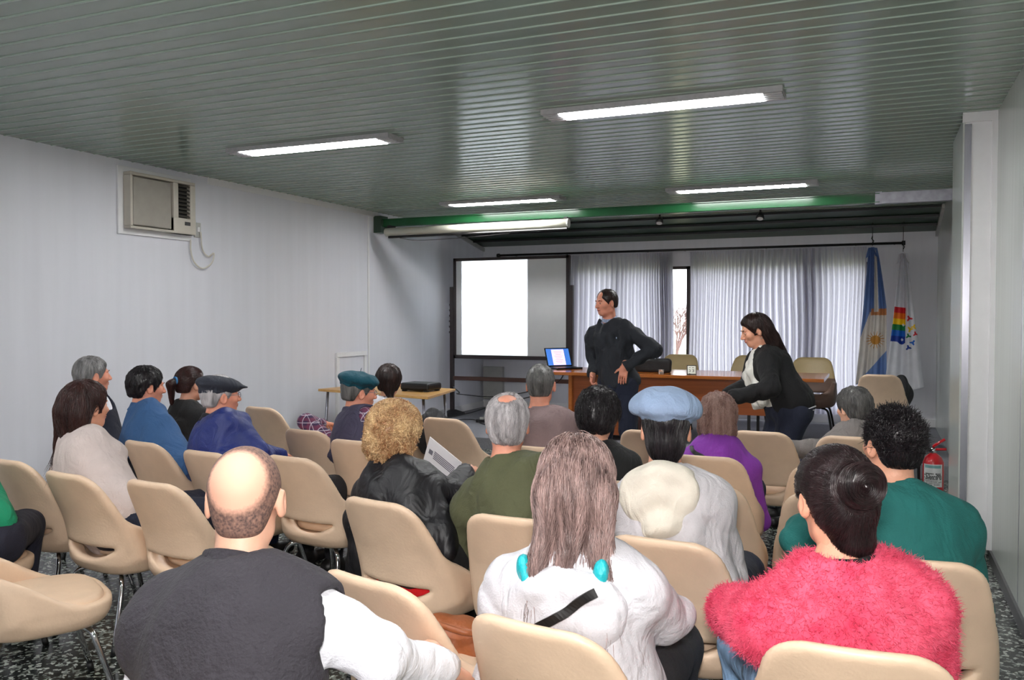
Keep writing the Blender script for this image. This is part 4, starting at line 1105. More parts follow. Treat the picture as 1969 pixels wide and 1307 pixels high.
def hair(G, f, lo, hi, m, name='hair', h=None, n=0, length=.05, steps=5, r=.0009, flow=None, lift=.003, wave=0., wl=.02, jit=.25, amp=.0, fl=.03, noise_an=(1, 1, .3), parts=(), free=None, base=True, base_rnd=None):
    """f in head space"""
    k = h or (.0045 if G.near else .006)
    g = (lambda P: f(P)+folds(P, G.seed+31, amp, fl, noise_an)) if amp else f
    V, F = nets(g, A(*lo), A(*hi), k); ps = [(V, F)+((base_rnd(V),) if base_rnd else ())] if base else []
    if n:
        flw = flow or flow_down()
        ps.append(strands(g, V, F, n, length, steps, flw, r, lift, wave, wl, np.random.default_rng(G.seed), jit, free))
    for q in parts: ps.append(q)
    V, F, R_ = join(ps); V = V*G.hs @ G.Rh.T + G.H
    if base_rnd: R_[len(ps[0][0]):] *= .45
    return mk(name, V, [F], m, G.root, rnd=R_)
HB = ((-.13, -.16, -.12), (.13, .13, .16))
def in_head(G, name, build, m, smooth=True):
    """MB built in head space"""
    b = MB(); build(b); V = np.array([tuple(v) for v in b.V])*G.hs @ G.Rh.T + G.H; b.V = [tuple(v) for v in V]
    return b.build(name, m, G.root, smooth=smooth)
def head_sdf_obj(G, name, f, lo, hi, h, m, rnd=False):
    V, F = nets(f, A(*lo), A(*hi), h); V = V*G.hs @ G.Rh.T + G.H
    return mk(name, V, [F], m, G.root)
def glasses(G):
    def b_(b):
        for s in (-1, 1):
            b.tube([(s*.031+.021*cos(a), .097-.0*abs(s), .010+.015*sin(a)) for a in np.linspace(0, 2*pi, 17)], .0013, 5)
            b.tube([(s*.052, .096, .013), (s*.078, .04, .012), (s*.083, -.015, .004)], .0013, 5)
        b.tube([(-.010, .099, .013), (.010, .099, .013)], .0013, 5)
    in_head(G, 'glasses', b_, M_galv)
def brows(G, m):
    def b_(b):
        for s in (-1, 1): b.tube([(s*.014, .0925, .030), (s*.030, .0915, .035), (s*.046, .081, .031)], [.002, .0033, .0015], 6)
    in_head(G, 'eyebrow', b_, m)
def beret(G, name, m, R=.125, zc=.075, squash=.42, tilt=(0, 0), off=(0, -.01), stalk=True, band=.084):
    Rt = rotx(tilt[0])@roty(tilt[1])
    def f(P):
        Q = (P-A(off[0], off[1], zc))@Rt; an = np.arctan2(Q[:, 1], Q[:, 0])
        d = ell(Q, (0, 0, .012), (R, R*1.03, R*squash))
        d = smax(d, -(Q[:, 2]+.020), .022)
        bd = smax(np.abs(np.hypot(Q[:, 0]/.82, Q[:, 1]+.0)/1.08-band-.006)-.010, np.abs(Q[:, 2]+.018)-.016, .006)
        d = smin(d, bd, .02)
        d = smax(d, -ell(P, (0, -.014, .028), (.079, .099, .090)), .004)
        return d+.0022*np.sin(an*7+Q[:, 2]*30)*np.clip(np.hypot(Q[:, 0], Q[:, 1])/R, 0, 1)+folds(P, G.seed, .0028, .07)
    V, F = nets(f, A(-.19, -.19, -.05), A(.19, .19, .19), .0055); ps = [(V, F)]
    V, F, _ = join(ps); Vw = V*G.hs @ G.Rh.T + G.H; o = mk(name, Vw, [F], m, G.root)
    if stalk:
        top = A(off[0], off[1], zc)+Rt@A(0, 0, .012+R*squash); b = MB(); q = [top-A(0, 0, .004), top+A(.003, 0, .012), top+A(-.002, .004, .022)]
        q = [x*G.hs@G.Rh.T+G.H for x in q]; b.tube(q, .002, 6); b.build('stalk', m, o)
    return o

def headat(px, top, Y, above=.13):
    q = at(px, top, Y); return q-A(0, 0, above)
def seat(k): return CH[k][0], CH[k][1]
HM = {
 'grey': hair_mat('grey_hair', (70, 70, 72), (170, 168, 168)), 'silver': hair_mat('silver_hair', (120, 116, 118), (215, 210, 212)),
 'dark': hair_mat('dark_brown_hair', (18, 13, 12), (62, 42, 38)), 'black': hair_mat('black_hair', (7, 6, 8), (42, 36, 40), .3),
 'brown': hair_mat('brown_streaked_hair', (38, 23, 22), (184, 154, 148), .26), 'chest': hair_mat('chestnut_hair', (26, 12, 12), (74, 42, 38), .32),
 'blond': hair_mat('golden_blond_hair', (148, 88, 46), (246, 214, 164), .38, (60, 60, 40)), 'red': hair_mat('faded_red_hair', (96, 56, 48), (190, 160, 150)),
 'shave': crop_mat('cropped_dark_hair', (226, 172, 148), (58, 47, 49)), 'greyd': hair_mat('dark_grey_hair', (44, 46, 46), (128, 126, 124)),
 'dk': hair_mat('near_black_brown_hair', (10, 7, 8), (56, 38, 40), .28)}
M_jean = cloth('blue_jeans', (44, 58, 96)); M_dj = cloth('dark_jeans', (26, 32, 52)); M_trd = cloth('dark_trousers', (34, 34, 40)); M_ljean = cloth('pale_blue_jeans', (150, 186, 226))
M_whs = cloth('white_sleeve_cotton', (236, 236, 244)); M_blk = cloth('black_knit', (14, 14, 16))
M_strap = mat('black_strap', (20, 18, 20), .4)
def dress(G, tm, sm=M_shoe): trousers(G, tm); shoes(G, sm)

# 1 grey-haired man by the wall
G = figure('person with short grey hair in a navy vest over white sleeves, nearest the left wall', seat('M1'), -12, headat(178, 683, 3.98, .134), hyaw=-22, seed=1, skin=SKR)
hair(G, cap_field(.011, .050, -.060), *HB, HM['grey'], n=2500, length=.03, r=.0009, lift=.002, amp=.0025, fl=.02); brows(G, HM['grey'])
garment(G, 'shirt', M_whs, .010, torso=True, hem=.0, neckr=.058, neckz=.015, fold=.003)
garment(G, 'vest', cloth('navy_fleece', (20, 23, 40)), .028, arms=(), vest=True, fold=.003); collar(G, 'vest_collar', MATS['navy_fleece'], .066, .045)
dress(G, M_trd)
# 2 woman in beige jacket
G = figure('person with long dark brown hair in a pale beige jacket, far left', seat('A2'), -14, headat(166, 729, 3.05, .142), hyaw=-8, seed=2, fem=True, sw=.155, b=1.08)
def longhair(P, w=.088, zb=-.20, back=.02, t=.020):
    c = cap_field(t, .062, -.07)(P)
    d = smin(c, ell(P, (0, -.060-back, -.02), (w, .060, .10)), .04)
    ax = np.abs(P[:, 0]); q = rbox(P, (0, -.070-back-.0, (zb+.0)/2), (w+.0, .036, abs(zb)/2+.02), .034)
    q = q-.010*np.sin(P[:, 0]*75+2)*np.clip((-.05-P[:, 2])*8, 0, 1)
    return smin(d, q, .04)
hair(G, lambda P: longhair(P, .090, -.235, .012), (-.16, -.22, -.33), (.16, .13, .17), HM['chest'], n=4500, length=.16, steps=8, r=.0012, lift=.004, wave=.002, wl=.12, free=-.20)
garment(G, 'jacket', cloth('beige_wool', (196, 182, 178)), .022, fold=.007, neckr=.07); dress(G, M_dj)
# 3 man in blue fleece
G = figure('person with short dark hair in a blue fleece, second from the left wall', seat('A6'), -14, headat(282, 702, 3.92, .136), hyaw=-24, hpitch=-6, seed=3, skin=SKR, b=1.04)
hair(G, cap_field(.015, .052, -.062), *HB, HM['black'], n=3000, length=.035, r=.001, lift=.003, amp=.003, fl=.02); brows(G, HM['black'])
mb = cloth('blue_fleece', (50, 88, 134)); garment(G, 'fleece', mb, .020, fold=.006); collar(G, 'fleece_collar', mb, .064, .055, open_=True); dress(G, M_jean)
# 4 woman with ponytail
G = figure('person in black with a brown ponytail tied by a blue band', seat('W4'), -10, headat(368, 702, 4.60, .136), hyaw=-18, seed=4, fem=True, sw=.15)
def pony(P):
    d = cap_field(.010, .055, -.05, temple=.012)(P)
    q = cone(P, (0, -.105, .035), (-.0, -.150, .01), .020, .026); q = smin(q, cone(P, (0, -.150, .01), (0, -.145, -.12), .028, .010), .02)
    return smin(d, q, .012)
hair(G, pony, (-.13, -.21, -.15), (.13, .13, .16), HM['chest'], n=1800, length=.10, steps=6, r=.001, flow=lambda P: np.where(P[:, 1:2] > -.11, A(0, -.13, .03)-P, A(0, -.1, -1)), jit=.05)
head_sdf_obj(G, 'hair_band', lambda P: np.maximum(np.abs(np.hypot(P[:, 0], P[:, 2]-.032)-.023)-.009, np.abs(P[:, 1]+.116)-.009), (-.06, -.15, -.02), (.06, -.08, .09), .004, mat('blue_band', (60, 130, 190), .5))
garment(G, 'sweater', M_blk, .016, fold=.005, neckr=.058); dress(G, M_dj)
# 5 man with dark flat cap
G = figure('person with a dark flat cap and glasses in a royal blue jacket', seat('A7'), -16, headat(424, 712, 3.80, .150), hyaw=-30, seed=5, skin=SKR, b=1.18, sw=.18, er=(.28, .04, .74))
hair(G, cap_field(.008, .050, -.055), *HB, HM['silver'], n=900, length=.02, lift=.001)
def flatcap(P):
    Q = (P-A(0, 0, .070))@rotx(-.16); d = ell(Q, (0, -.01, .0), (.104, .128, .050)); d = smax(d, -(Q[:, 2]+.030), .02)
    v = ell(P, (0, .098, .058), (.066, .060, .010), rotx(-.2)); d = smin(d, v, .012); d = smin(d, smax(ell(P, (0, -.014, .03), (.086, .106, .08)), np.abs(P[:, 2]-.045)-.020, .01), .02)
    return smax(d, -ell(P, (0, -.014, .026), (.079, .1, .090)), .004)+folds(P, 8, .002, .07)
head_sdf_obj(G, 'flat_cap', flatcap, (-.15, -.18, -.01), (.15, .20, .15), .006, cloth('charcoal_felt', (42, 46, 58))); glasses(G)
mb = cloth('royal_blue_nylon', (26, 42, 112), .45, sheen=0); garment(G, 'jacket', mb, .030, fold=.011, wl=.16, neckr=.07); collar(G, 'jacket_collar', cloth('black_lining', (28, 28, 36)), .072, .05, .008); dress(G, M_trd)
# 6 person at the left edge in green
G = figure('person in a bright green sweater cut off by the left edge of the photo', (-3.60, 2.52), 14, headat(-72, 800, 2.62, .14), seed=6, b=1.05, legs=[((-.09, -.03, .54), (-.26, .34, .50), (-.26, .30, .09)), ((.09, -.03, .54), (-.08, .34, .50), (-.08, .30, .09))])
hair(G, cap_field(.012), *HB, HM['dark'], n=1200, length=.03)
garment(G, 'sweater', cloth('bright_green_knit', (16, 138, 98)), .020, fold=.006); dress(G, cloth('navy_trousers', (30, 30, 46)))
# 7 man with teal beret
G = figure('person wearing a teal beret and a dark purple vest over plaid sleeves', seat('A11'), -18, headat(690, 708, 4.45, .152), hyaw=-38, hpitch=-6, seed=7, skin=SKR, b=1.12, sw=.175, el=(-.35, -.15, .84), hl=(-.50, .08, .79))
hair(G, cap_field(.008, .05, -.05), *HB, HM['greyd'], n=900, length=.02, lift=.001)
beret(G, 'beret', cloth('teal_felt', (6, 74, 90)), R=.126, zc=.070, squash=.40, tilt=(-.10, .05))
pl = plaid('plaid_flannel', (62, 44, 78), (120, 52, 80), (196, 186, 200)); garment(G, 'shirt', pl, .012, hem=.0, neckr=.058, neckz=.012, fold=.003)
mb = cloth('plum_grey_fleece', (66, 62, 84)); garment(G, 'vest', mb, .030, arms=(), vest=True, fold=.004); collar(G, 'vest_collar', mb, .070, .060, .009, open_=True); glasses(G); dress(G, M_trd)
# 8 girl
G = figure('person with dark pinned-up hair in a pale top beside the side table', seat('G1'), -10, headat(748, 698, 5.50, .14), hyaw=24, seed=8, fem=True, sw=.14, b=.92)
def girlhair(P): return smin(smin(cap_field(.018, .06, -.06)(P), sph(P, (0, -.055, .045), .078), .03), cone(P, (.01, -.09, -.03), (.03, -.10, -.17), .032, .016), .03)
hair(G, girlhair, (-.13, -.18, -.21), (.13, .13, .16), HM['dark'], n=1800, length=.07, lift=.003, amp=.002)
garment(G, 'top', cloth('pale_grey_top', (206, 204, 210)), .014, fold=.005); dress(G, M_jean)
# 9 blonde curls
G = figure('person with curly golden hair in a shiny black jacket', seat('B1'), -8, headat(759, 768, 3.14, .155), hyaw=6, hpitch=-6, seed=9, fem=True, sw=.165, b=1.12, er=(.24, .10, .76), hr=(.16, .34, .80))
def curls(P):
    d = smin(cap_field(.030, .07, -.085, side=.004, back=.01)(P), ell(P, (0, -.055, -.045), (.104, .066, .072)), .04)
    d = smin(d, ell(P, (0, -.01, .06), (.098, .10, .08)), .03); lo_ = np.clip((.05-P[:, 2])*12, .15, 1)
    r = .0075*lo_; return d - r*(np.sin(P[:, 0]*190+3*np.sin(P[:, 2]*60))*np.sin(P[:, 2]*150+2*np.sin(P[:, 0]*70))*np.sin(P[:, 1]*130))
hair(G, curls, (-.16, -.18, -.16), (.16, .14, .18), HM['blond'], n=4200, length=.045, steps=9, r=.0019, lift=.005, wave=.0055, wl=.020, jit=.8)
mb = cloth('black_satin', (20, 19, 24), .48, sheen=0, bump=.1); garment(G, 'jacket', mb, .026, fold=.010, wl=.15, neckr=.07); collar(G, 'jacket_collar', mb, .074, .04, .01); dress(G, M_blk)
# 11 olive sweater
G = figure('person with thinning silver hair in an olive green sweater', seat('B2'), 6, headat(976, 752, 3.12, .134), hyaw=22, seed=11, skin=SKR, b=1.05, sw=.17)
def thin(P): return cap_field(.010, .040, -.070, crown=.9)(P)-.0015*np.sin(P[:, 0]*60)
hair(G, thin, *HB, HM['silver'], n=5200, length=.035, r=.0008, lift=.003, amp=.002, fl=.015, jit=.5)
mb = cloth('olive_knit', (82, 84, 58)); garment(G, 'sweater', mb, .022, fold=.006, neckr=.064); collar(G, 'sweater_collar', mb, .066, .018, .008, open_=False); dress(G, M_trd)
# 12 mauve sweater
G = figure('person with cropped dark grey hair in a mauve-grey sweater', seat('A14'), 2, headat(1040, 697, 4.62, .132), hyaw=12, seed=12, skin=SKR, b=1.05, sw=.172)
hair(G, cap_field(.007, .052, -.060), *HB, HM['greyd'], n=1500, length=.014, r=.0008, lift=.001)
garment(G, 'sweater', cloth('mauve_knit', (128, 108, 108)), .020, fold=.007, wl=.16, neckr=.064); dress(G, M_trd)
# 13 black hair
G = figure('person with tousled short black hair in a black top', seat('P13'), 4, headat(1151, 743, 3.86, .145), hyaw=4, hpitch=-10, seed=13, fem=True, sw=.15, b=.98)
hair(G, lambda P: cap_field(.024, .065, -.075)(P), *HB, HM['black'], n=3500, length=.06, r=.0011, lift=.006, wave=.003, wl=.06, amp=.003, fl=.03, jit=.5)
garment(G, 'top', M_blk, .016, fold=.005, neckr=.058); dress(G, M_blk)
# 15 purple sweater
G = figure('person with wavy faded red hair in a purple sweater with a black shoulder strap', seat('B15'), 2, headat(1381, 752, 4.66, .146), hyaw=4, seed=15, fem=True, sw=.16, b=1.14)
hair(G, lambda P: smin(cap_field(.020, .065, -.09)(P), ell(P, (0, -.055, -.060), (.092, .060, .085)), .04), (-.14, -.18, -.19), (.14, .13, .17), HM['red'], n=4200, length=.08, steps=7, r=.0012, lift=.004, wave=.007, wl=.05, amp=.004, jit=.4, free=-.13)
_, tf = garment(G, 'sweater', cloth('purple_knit', (128, 52, 160)), .020, fold=.005, neckr=.06)
q = G.R; ribbon(G, 'shoulder_strap', tf, [G.NB+q@A(-.075, .02, .03), G.NB+q@A(-.09, -.09, -.02), G.C+q@A(-.02, -.14, .02), G.C+q@A(.10, -.12, -.14), G.Wt+q@A(.16, -.06, -.02)], .011, M_strap); dress(G, M_dj)
# 16 grey cardigan
G = figure('person with short grey hair and a pink patterned scarf in a grey cardigan', seat('A18'), 16, headat(1641, 742, 5.68, .142), hyaw=46, hpitch=-4, seed=16, fem=True, sw=.155, b=1.02, el=(-.42, -.04, .68), hl=(-.52, .16, .68), skin=SKP)
hair(G, lambda P: cap_field(.020, .060, -.080)(P), *HB, HM['greyd'], n=3500, length=.06, r=.0011, lift=.004, amp=.004, fl=.025, jit=.35)
garment(G, 'cardigan', cloth('grey_marl_knit', (124, 118, 116), bump=.4), .020, fold=.006, neckr=.068)
collar(G, 'scarf', plaid('pink_print', (206, 168, 160), (170, 96, 96), (226, 206, 196), 40.), .064, .035, .013, open_=False, fold=.006); dress(G, M_dj)
# 17 teal shirt
G = figure('person with spiky black hair in a teal shirt, on the right', seat('A20'), 10, headat(1716, 775, 3.12, .142), hyaw=34, seed=17, near=True, b=1.22, sw=.185, el=(-.30, .10, .74))
G.near = True; c_ = cap_field(.010, .055, -.062)
Vs, Fs = nets(c_, A(-.13, -.15, -.1), A(.13, .12, .16), .006)
sp1 = fur(Vs, Fs[Vs[Fs].mean(1)[:, 2] > -.01], 3200, .019, .0016, np.random.default_rng(4), (0, -.2, .55))
hair(G, c_, *HB, HM['black'], n=3500, length=.035, r=.0011, lift=.003, jit=.3, amp=.0015, fl=.02, parts=[sp1])
garment(G, 'shirt', cloth('teal_cotton', (26, 102, 98), sheen=0), .018, fold=.007, wl=.18, neckr=.062); dress(G, M_trd)
# 14 pale blue beret, grey hoodie
G = figure('person wearing a pale blue beret and a light grey hooded sweatshirt', seat('B3'), 2, headat(1281, 738, 2.98, .165), hyaw=12, hpitch=-6, seed=14, near=True, b=1.08, sw=.165)
hair(G, lambda P: smin(cap_field(.006, .055, -.085, temple=.012)(P), ell(P, (0, -.062, -.055), (.058, .042, .060)), .03), (-.13, -.16, -.15), (.13, .13, .16), HM['black'], n=3500, length=.06, steps=6, r=.0010, lift=.003, jit=.15, free=-.10)
beret(G, 'beret', cloth('pale_blue_wool', (142, 162, 192)), R=.128, zc=.066, squash=.62, tilt=(.0, .05), off=(0, -.012), stalk=False, band=.080)
mb = cloth('light_grey_fleece', (196, 192, 196)); garment(G, 'hoodie', mb, .024, fold=.005, wl=.16, neckr=.064); hood(G, 'hood', cloth('cream_fleece', (222, 214, 200)), .148, drop=.14, seed=4)
collar(G, 'shirt_collar', plaid('check_shirt', (226, 228, 236), (190, 196, 216), (96, 110, 150), 45.), .061, .040, .004, open_=True); dress(G, M_dj)
# 18 pink fluffy sweater
G = figure('person with dark hair in a bun wearing a fluffy pink sweater', seat('C3'), 14, headat(1606, 856, 2.17, .134), hyaw=30, hpitch=-8, seed=18, near=True, fem=True, b=1.14, sw=.165, el=(-.235, .06, .74), hl=(-.20, .26, .64), spread=.16)
def bunhair(P):
    d = cap_field(.015, .055, -.080, temple=.004)(P); Q = (P-A(0, -.132, .044))@rotx(.25)
    t = np.hypot(np.hypot(Q[:, 0], Q[:, 2])-.031, Q[:, 1]*.8)-.0215
    d = smin(d, ell(P, (.012, -.055, -.085), (.050, .040, .045)), .02)
    return smin(smin(d, t, .004), ell(P, (0, -.108, .032), (.030, .030, .030)), .01)
def bunflow(P):
    d = P-A(0, -.132, .044); nearb = (ln(d) < .068)[:, None]; sw_ = np.cross(A(0, 1, 0), d)
    return np.where(nearb, sw_/(ln(sw_)[:, None]+1e-6), A(0, -.12, .03)-P)
hair(G, bunhair, (-.12, -.21, -.15), (.12, .13, .15), HM['dk'], n=7000, length=.065, steps=8, r=.0007, lift=.0018, flow=bunflow, jit=.012, amp=.001, fl=.012)
M_pink = hair_mat('fluffy_pink_yarn', (206, 44, 82), (246, 110, 140), .9, (30, 30, 30))
def furpost(f, V, F):
    rng = np.random.default_rng(8); fu = fur(V, F, 42000, .013, .0008, rng); return join([(V, F), fu])
garment(G, 'sweater', M_pink, .022, fold=.006, wl=.16, neckr=.078, post=furpost)
garment(G, 'undershirt', M_blk, .010, arms=(), hem=.1, neckr=.060, neckz=.018, fold=.001); dress(G, M_ljean, mat('beige_shoe', (190, 176, 150), .5))
# 19 white hoodie
G = figure('person with long streaked brown hair in a white hooded sweatshirt with a black strap', seat('C2'), 4, headat(1109, 824, 2.06, .150), hyaw=15, hpitch=-4, seed=19, near=True, fem=True, b=1.02, sw=.160, er=(.215, .06, .72))
def lh19(P):
    d = longhair(P, .088, -.215, .022, .016); fl_ = np.clip((-.08-P[:, 2])*3, 0, .3)
    return d-fl_*.05+.006*np.sin(P[:, 0]*95+np.sin(P[:, 2]*22)*2.2)*np.clip((.02-P[:, 2])*8, 0, 1)
hair(G, lh19, (-.16, -.23, -.33), (.15, .13, .17), HM['brown'], n=9000, length=.20, steps=12, r=.0011, lift=.005, wave=.004, wl=.14, jit=.13, free=-.19, flow=flow_down((0, .02, .125)))
mb = cloth('white_fleece', (206, 204, 210)); _, tf = garment(G, 'hoodie', mb, .024, fold=.008, wl=.15, neckr=.066); hf = hood(G, 'hood', mb, .165, drop=.13, seed=9, dz=-.055)
q = G.R; scf_ = lambda P: smin(ell(P, G.NB+q@A(-.100, -.085, .0), (.022, .030, .040)), ell(P, G.NB+q@A(.090, -.085, -.012), (.024, .030, .040)), .02)
scf0 = scf_
scf_ = lambda P: smin(scf0(P), ell(P, G.NB+q@A(0, -.115, -.02), (.10, .012, .018)), .02)+folds(P, 3, .005, .05)
V, F = nets(scf_, G.NB-.26, G.NB+.2, .007); mk('scarf', V, [F], cloth('turquoise_scarf_silk', (20, 170, 180), .4), G.root)
q = G.R; ribbon(G, 'shoulder_strap', lambda P: np.minimum(tf(P), hf(P)), [G.NB+q@A(.10, -.16, -.02), G.NB+q@A(.03, -.18, -.06), G.NB+q@A(-.05, -.17, -.10), G.NB+q@A(-.13, -.13, -.15), G.NB+q@A(-.20, -.05, -.20)], .011, M_strap, .010); dress(G, M_trd)
# 10 bald man in front
G = figure('person with a balding head in a charcoal fleece vest over white sleeves, nearest the camera', (CH['C0'][0]+.0, CH['C0'][1]+.02), 12, headat(472, 857, 1.50, .122), hyaw=27, hpitch=-4, seed=10, near=True, b=1.12, sw=.185, skin=SKP,
           er=(.30, .12, .76), hr=(.37, .38, .63), legs=[((-.09, -.03, .54), (-.16, .45, .50), (-.15, .45, .09)), ((.09, -.03, .54), (.27, .42, .63), (.02, .50, .44))])
horseshoe = cap_field(.002, .058, -.072)
hair(G, horseshoe, *HB, HM['shave'], n=0, length=.008, steps=3, r=.0003, lift=.001, jit=.5, h=.0035,
     base_rnd=lambda V: np.clip(1-(ell(V, (0, -.098, .062), (.044, .036, .048))-.002)/.034, 0, 1)**1.1*.95+.12)
garment(G, 'shirt', M_whs, .008, hem=.0, neckr=.060, neckz=.010, fold=.006, armo=.018, wl=.12)
mb = cloth('charcoal_fleece', (46, 43, 50), bump=.5, bscale=120); garment(G, 'vest', mb, .032, arms=(), vest=True, fold=.005, wl=.2, neckr=.068); collar(G, 'vest_collar', mb, .072, .05, .010, open_=True)
trousers(G, cloth('slate_jeans', (76, 82, 108))); shoes(G, M_shoe)

# 20 standing man
G = figure('person standing in a dark grey sweater with one hand on the hip', tuple(at(1188, 700, 7.35)[:2]), 168, headat(1166, 556, 7.32, .124), hyaw=140, hpitch=-8, hroll=0, seed=20, near=True, b=1.0, sw=.164, sz=.098, sit=False, skin=SKR, pel=(0, 0, .93),
           el=(-.34, -.06, 1.22), hl=(-.135, .13, 1.07), er=(.27, -.04, 1.17), hr=(.20, .10, .985), handL=((.12, .12, -1), (.3, -1, 0), .25, .2), handR=((-.2, .45, -.8), (-1, -.2, .1), 1.15, .9),
           legs=[((-.09, 0, .90), (-.11, .02, .50), (-.13, -.02, .09)), ((.09, 0, .90), (.11, .03, .50), (.14, .0, .09))])
hair(G, lambda P: smax(cap_field(.007, .050, -.050)(P), -ell(P, (0, .085, .085), (.050, .050, .040)), .01), *HB, HM['dark'], n=1600, length=.018, r=.0008, lift=.001); brows(G, HM['dark'])
garment(G, 'shirt', plaid('blue_check_shirt', (150, 170, 204), (196, 206, 226), (90, 110, 150), 60.), .001, arms=(), hem=.3, neckr=.058, neckz=.020, fold=.001); collar(G, 'shirt_collar', bpy.data.materials['blue_check_shirt'], .063, .036, .005, open_=False, drop=.012)
garment(G, 'sweater', cloth('dark_slate_knit', (34, 37, 44)), .024, fold=.010, wl=.14, neckr=.080, hem=-.06)
trousers(G, M_dj); shoes(G, M_shoe)
in_head_ring = MB().tube([tuple(G.Hd[0]+A(.016, .012, -.098)+A(cos(a)*.009, sin(a)*.009, 0)) for a in np.linspace(0, 2*pi, 13)], .0016, 5); in_head_ring.build('finger_ring', mat('gold', (220, 170, 70), .2, metal=1), G.root)

# 21 standing woman
G = figure('person leaning forward with long dark hair, black jacket and white scarf', tuple(at(1497, 700, 6.45)[:2]), 116, headat(1452, 600, 6.50, .140), hyaw=112, hpitch=-20, seed=21, near=True, fem=True, b=1.18, sw=.15, sit=False, skin=SK, pel=(0, -.08, .86),
           el=(-.25, .14, 1.0), hl=(-.16, .40, .93), er=(.2, .16, .98), hr=(.14, .36, .92), curl=.7,
           legs=[((-.10, -.08, .80), (-.11, .02, .48), (-.10, -.06, .09)), ((.10, -.08, .80), (.11, .04, .48), (.12, -.02, .09))])
def lh21(P): return smin(longhair(P, .078, -.15, .010, .014), cone(P, (0, -.10, -.1), (0, -.15, -.23), .055, .02), .04)
hair(G, lh21, (-.15, -.22, -.30), (.15, .13, .17), HM['dark'], n=3500, length=.14, steps=8, r=.001, lift=.003, jit=.08, free=-.2); brows(G, HM['dark'])
in_head(G, 'earring', lambda b: b.tube([(-.088, -.006, -.050), (-.088, -.006, -.056)], .005, 8), M_chrome)
garment(G, 'blouse', cloth('white_blouse', (228, 226, 220)), .014, arms=(), hem=-.16, neckr=.058, neckz=.01, fold=.004)
def openfront(P, d):
    Q = (P-G.C)@G.R; return smax(d, -smax(np.abs(Q[:, 0])-.070-.10*np.clip(-Q[:, 2], 0, .4), .03-Q[:, 1], .01), .012)
garment(G, 'jacket', cloth('black_wool', (12, 12, 15)), .026, fold=.006, hem=-.125, neckr=.066, extra=openfront)
def hemf(off):
    def f(P): Q = (P-G.pel)@G.R; return smax(smax(G.torso(P, .037), np.abs(Q[:, 2]+off)-.004, .002), Q[:, 1]-.12, .004)
    return f
for off, nm in ((.088, 'hem_stripe'), (.108, 'hem_stripe')):
    V, F = nets(hemf(off), G.pel-.26, G.pel+.26, .0055); mk(nm, V, [F], M_whs, G.root)
def scf(P):
    q = G.R; d = 1e3
    for s in (-1, 1): d = smin(d, cone(P, G.NB+q@A(s*.065, .02, .03), G.C+q@A(s*.05, .155, .05), .026, .030), .02); d = smin(d, cone(P, G.C+q@A(s*.05, .155, .05), G.Wt+q@A(s*.055, .185, -.03), .032, .038), .03)
    return d+folds(P, 6, .006, .05)
V, F = nets(scf, G.pel-A(.3, .3, .1), G.NB+A(.25, .35, .15), .008); mk('scarf', V, [F], cloth('white_scarf_cotton', (228, 226, 218)), G.root)
trousers(G, M_dj); shoes(G, M_shoe)

# ------------------------------------------------------------------ loose things among the seats
def blob(name, f, c, hw, m, label, cat, h=.01, rz=0.):
    V, F = nets(f, A(*[-v for v in hw]), A(*hw), h); o = mk(name, V, [F], m); o.location = c; o.rotation_euler = (0, 0, radians(rz)); return tag(o, label, cat)
cx, cy = seat('B1')
blob('cushion', lambda P: smax(rbox(P, (0, 0, 0), (.165, .035, .036), .03)-.0, 0*P[:, 0]-1, .01)+folds(P, 2, .003), (cx-.025, cy-.125, .425), (.22, .12, .07), cloth('bright_red_cloth', (226, 20, 30)), 'red cushion showing through the slot of the curly blonde woman\'s chair', 'cushion', rz=-12)
blob('backpack', lambda P: smin(ell(P, (0, 0, 0), (.13, .10, .17)), ell(P, (.05, .04, -.08), (.11, .09, .10)), .05)+folds(P, 5, .010, .12), (-2.98, 5.46, .66), (.2, .18, .24), cloth('black_nylon_pack', (26, 26, 30), .6), 'black backpack on the empty chair right of the curly blonde head', 'backpack')
p_ = at(888, 1180, 2.45)
t = empty('handbag', (p_[0], 2.45, .0)); g_ = lambda P: rbox(P, (0, 0, .30), (.16, .08, .30), .07)+folds(P, 9, .008, .1)
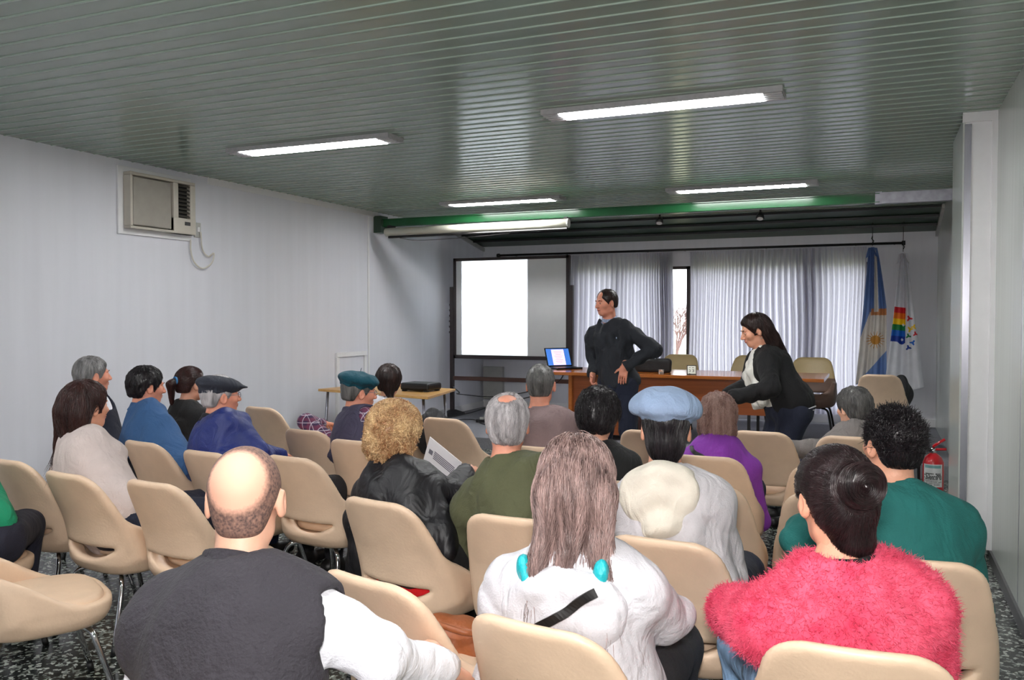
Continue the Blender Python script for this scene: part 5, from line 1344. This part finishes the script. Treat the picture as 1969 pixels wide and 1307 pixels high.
V, F = nets(g_, A(-.22, -.14, -.02), A(.22, .14, .66), .012); mk('bag_body', V*A(1, 1, .86)+A(0, 0, .01), [F], mat('tan_leather', (150, 84, 48), .45, bump=.3, bscale=60), t)
MB().tube(smooth_pts([(-.10, 0, .50), (-.08, -.09, .54), (.06, -.09, .52), (.10, 0, .50)]), .010, 8).build('handle', mat('tan_leather', (0, 0, 0)), t, smooth=True)
MB().tube([(-.05, -.085, .46), (-.03, -.085, .46)], .010, 10).build('buckle', M_chrome, t)
tag(t, 'tan leather handbag between the empty front chair and the white hoodie', 'handbag')
# printed sheets held by the curly blonde woman
c_ = at(850, 888, 3.42); t = empty('printed_sheet', c_); X_ = Vector((.86, -.18, -.48)).normalized(); Y_ = Vector((-.35, .25, -.75)); Y_ = (Y_-X_*Y_.dot(X_)).normalized(); Z_ = X_.cross(Y_)
Rm = Matrix((X_, Y_, Z_)).transposed()
MB().box((0, 0, 0), (.105, .072, .0015), R=Rm).build('paper', mat('white_paper', (236, 234, 238), .7, var=.01), t)
zz = 1 if Z_.y < 0 else -1; b = MB()
for k in range(5): b.box(Rm@Vector((.012, -.022+.009*k, .0025*zz)), (.066, .0025, .0004), R=Rm)
b.box(Rm@Vector((-.075, -.005, .0025*zz)), (.012, .012, .0004), R=Rm); b.build('printed_text', mat('print_grey', (120, 118, 130), .7), t)
tag(t, 'white printed sheet held beside the curly blonde hair', 'paper')
blob('backpack', lambda P: ell(P, (0, 0, 0), (.10, .12, .20))+folds(P, 7, .010, .12), (.20, 9.62, PZ+.56), (.17, .19, .28), MATS['black_nylon_pack'], 'black bag hanging beside the chair under the white flag', 'bag')
p_ = at(1690, 1000, 2.4)
# blue striped plastic bag on the floor by the pale jeans
blob('plastic_bag', lambda P: rbox(P, (0, 0, .0), (.09, .06, .10), .04)+folds(P, 12, .012, .08), (-.63, 3.40, .12), (.15, .12, .16), plaid('blue_white_print', (60, 90, 190), (60, 90, 190), (225, 230, 245), 14.), 'blue and white plastic bag on the floor left of the pale jeans', 'bag')
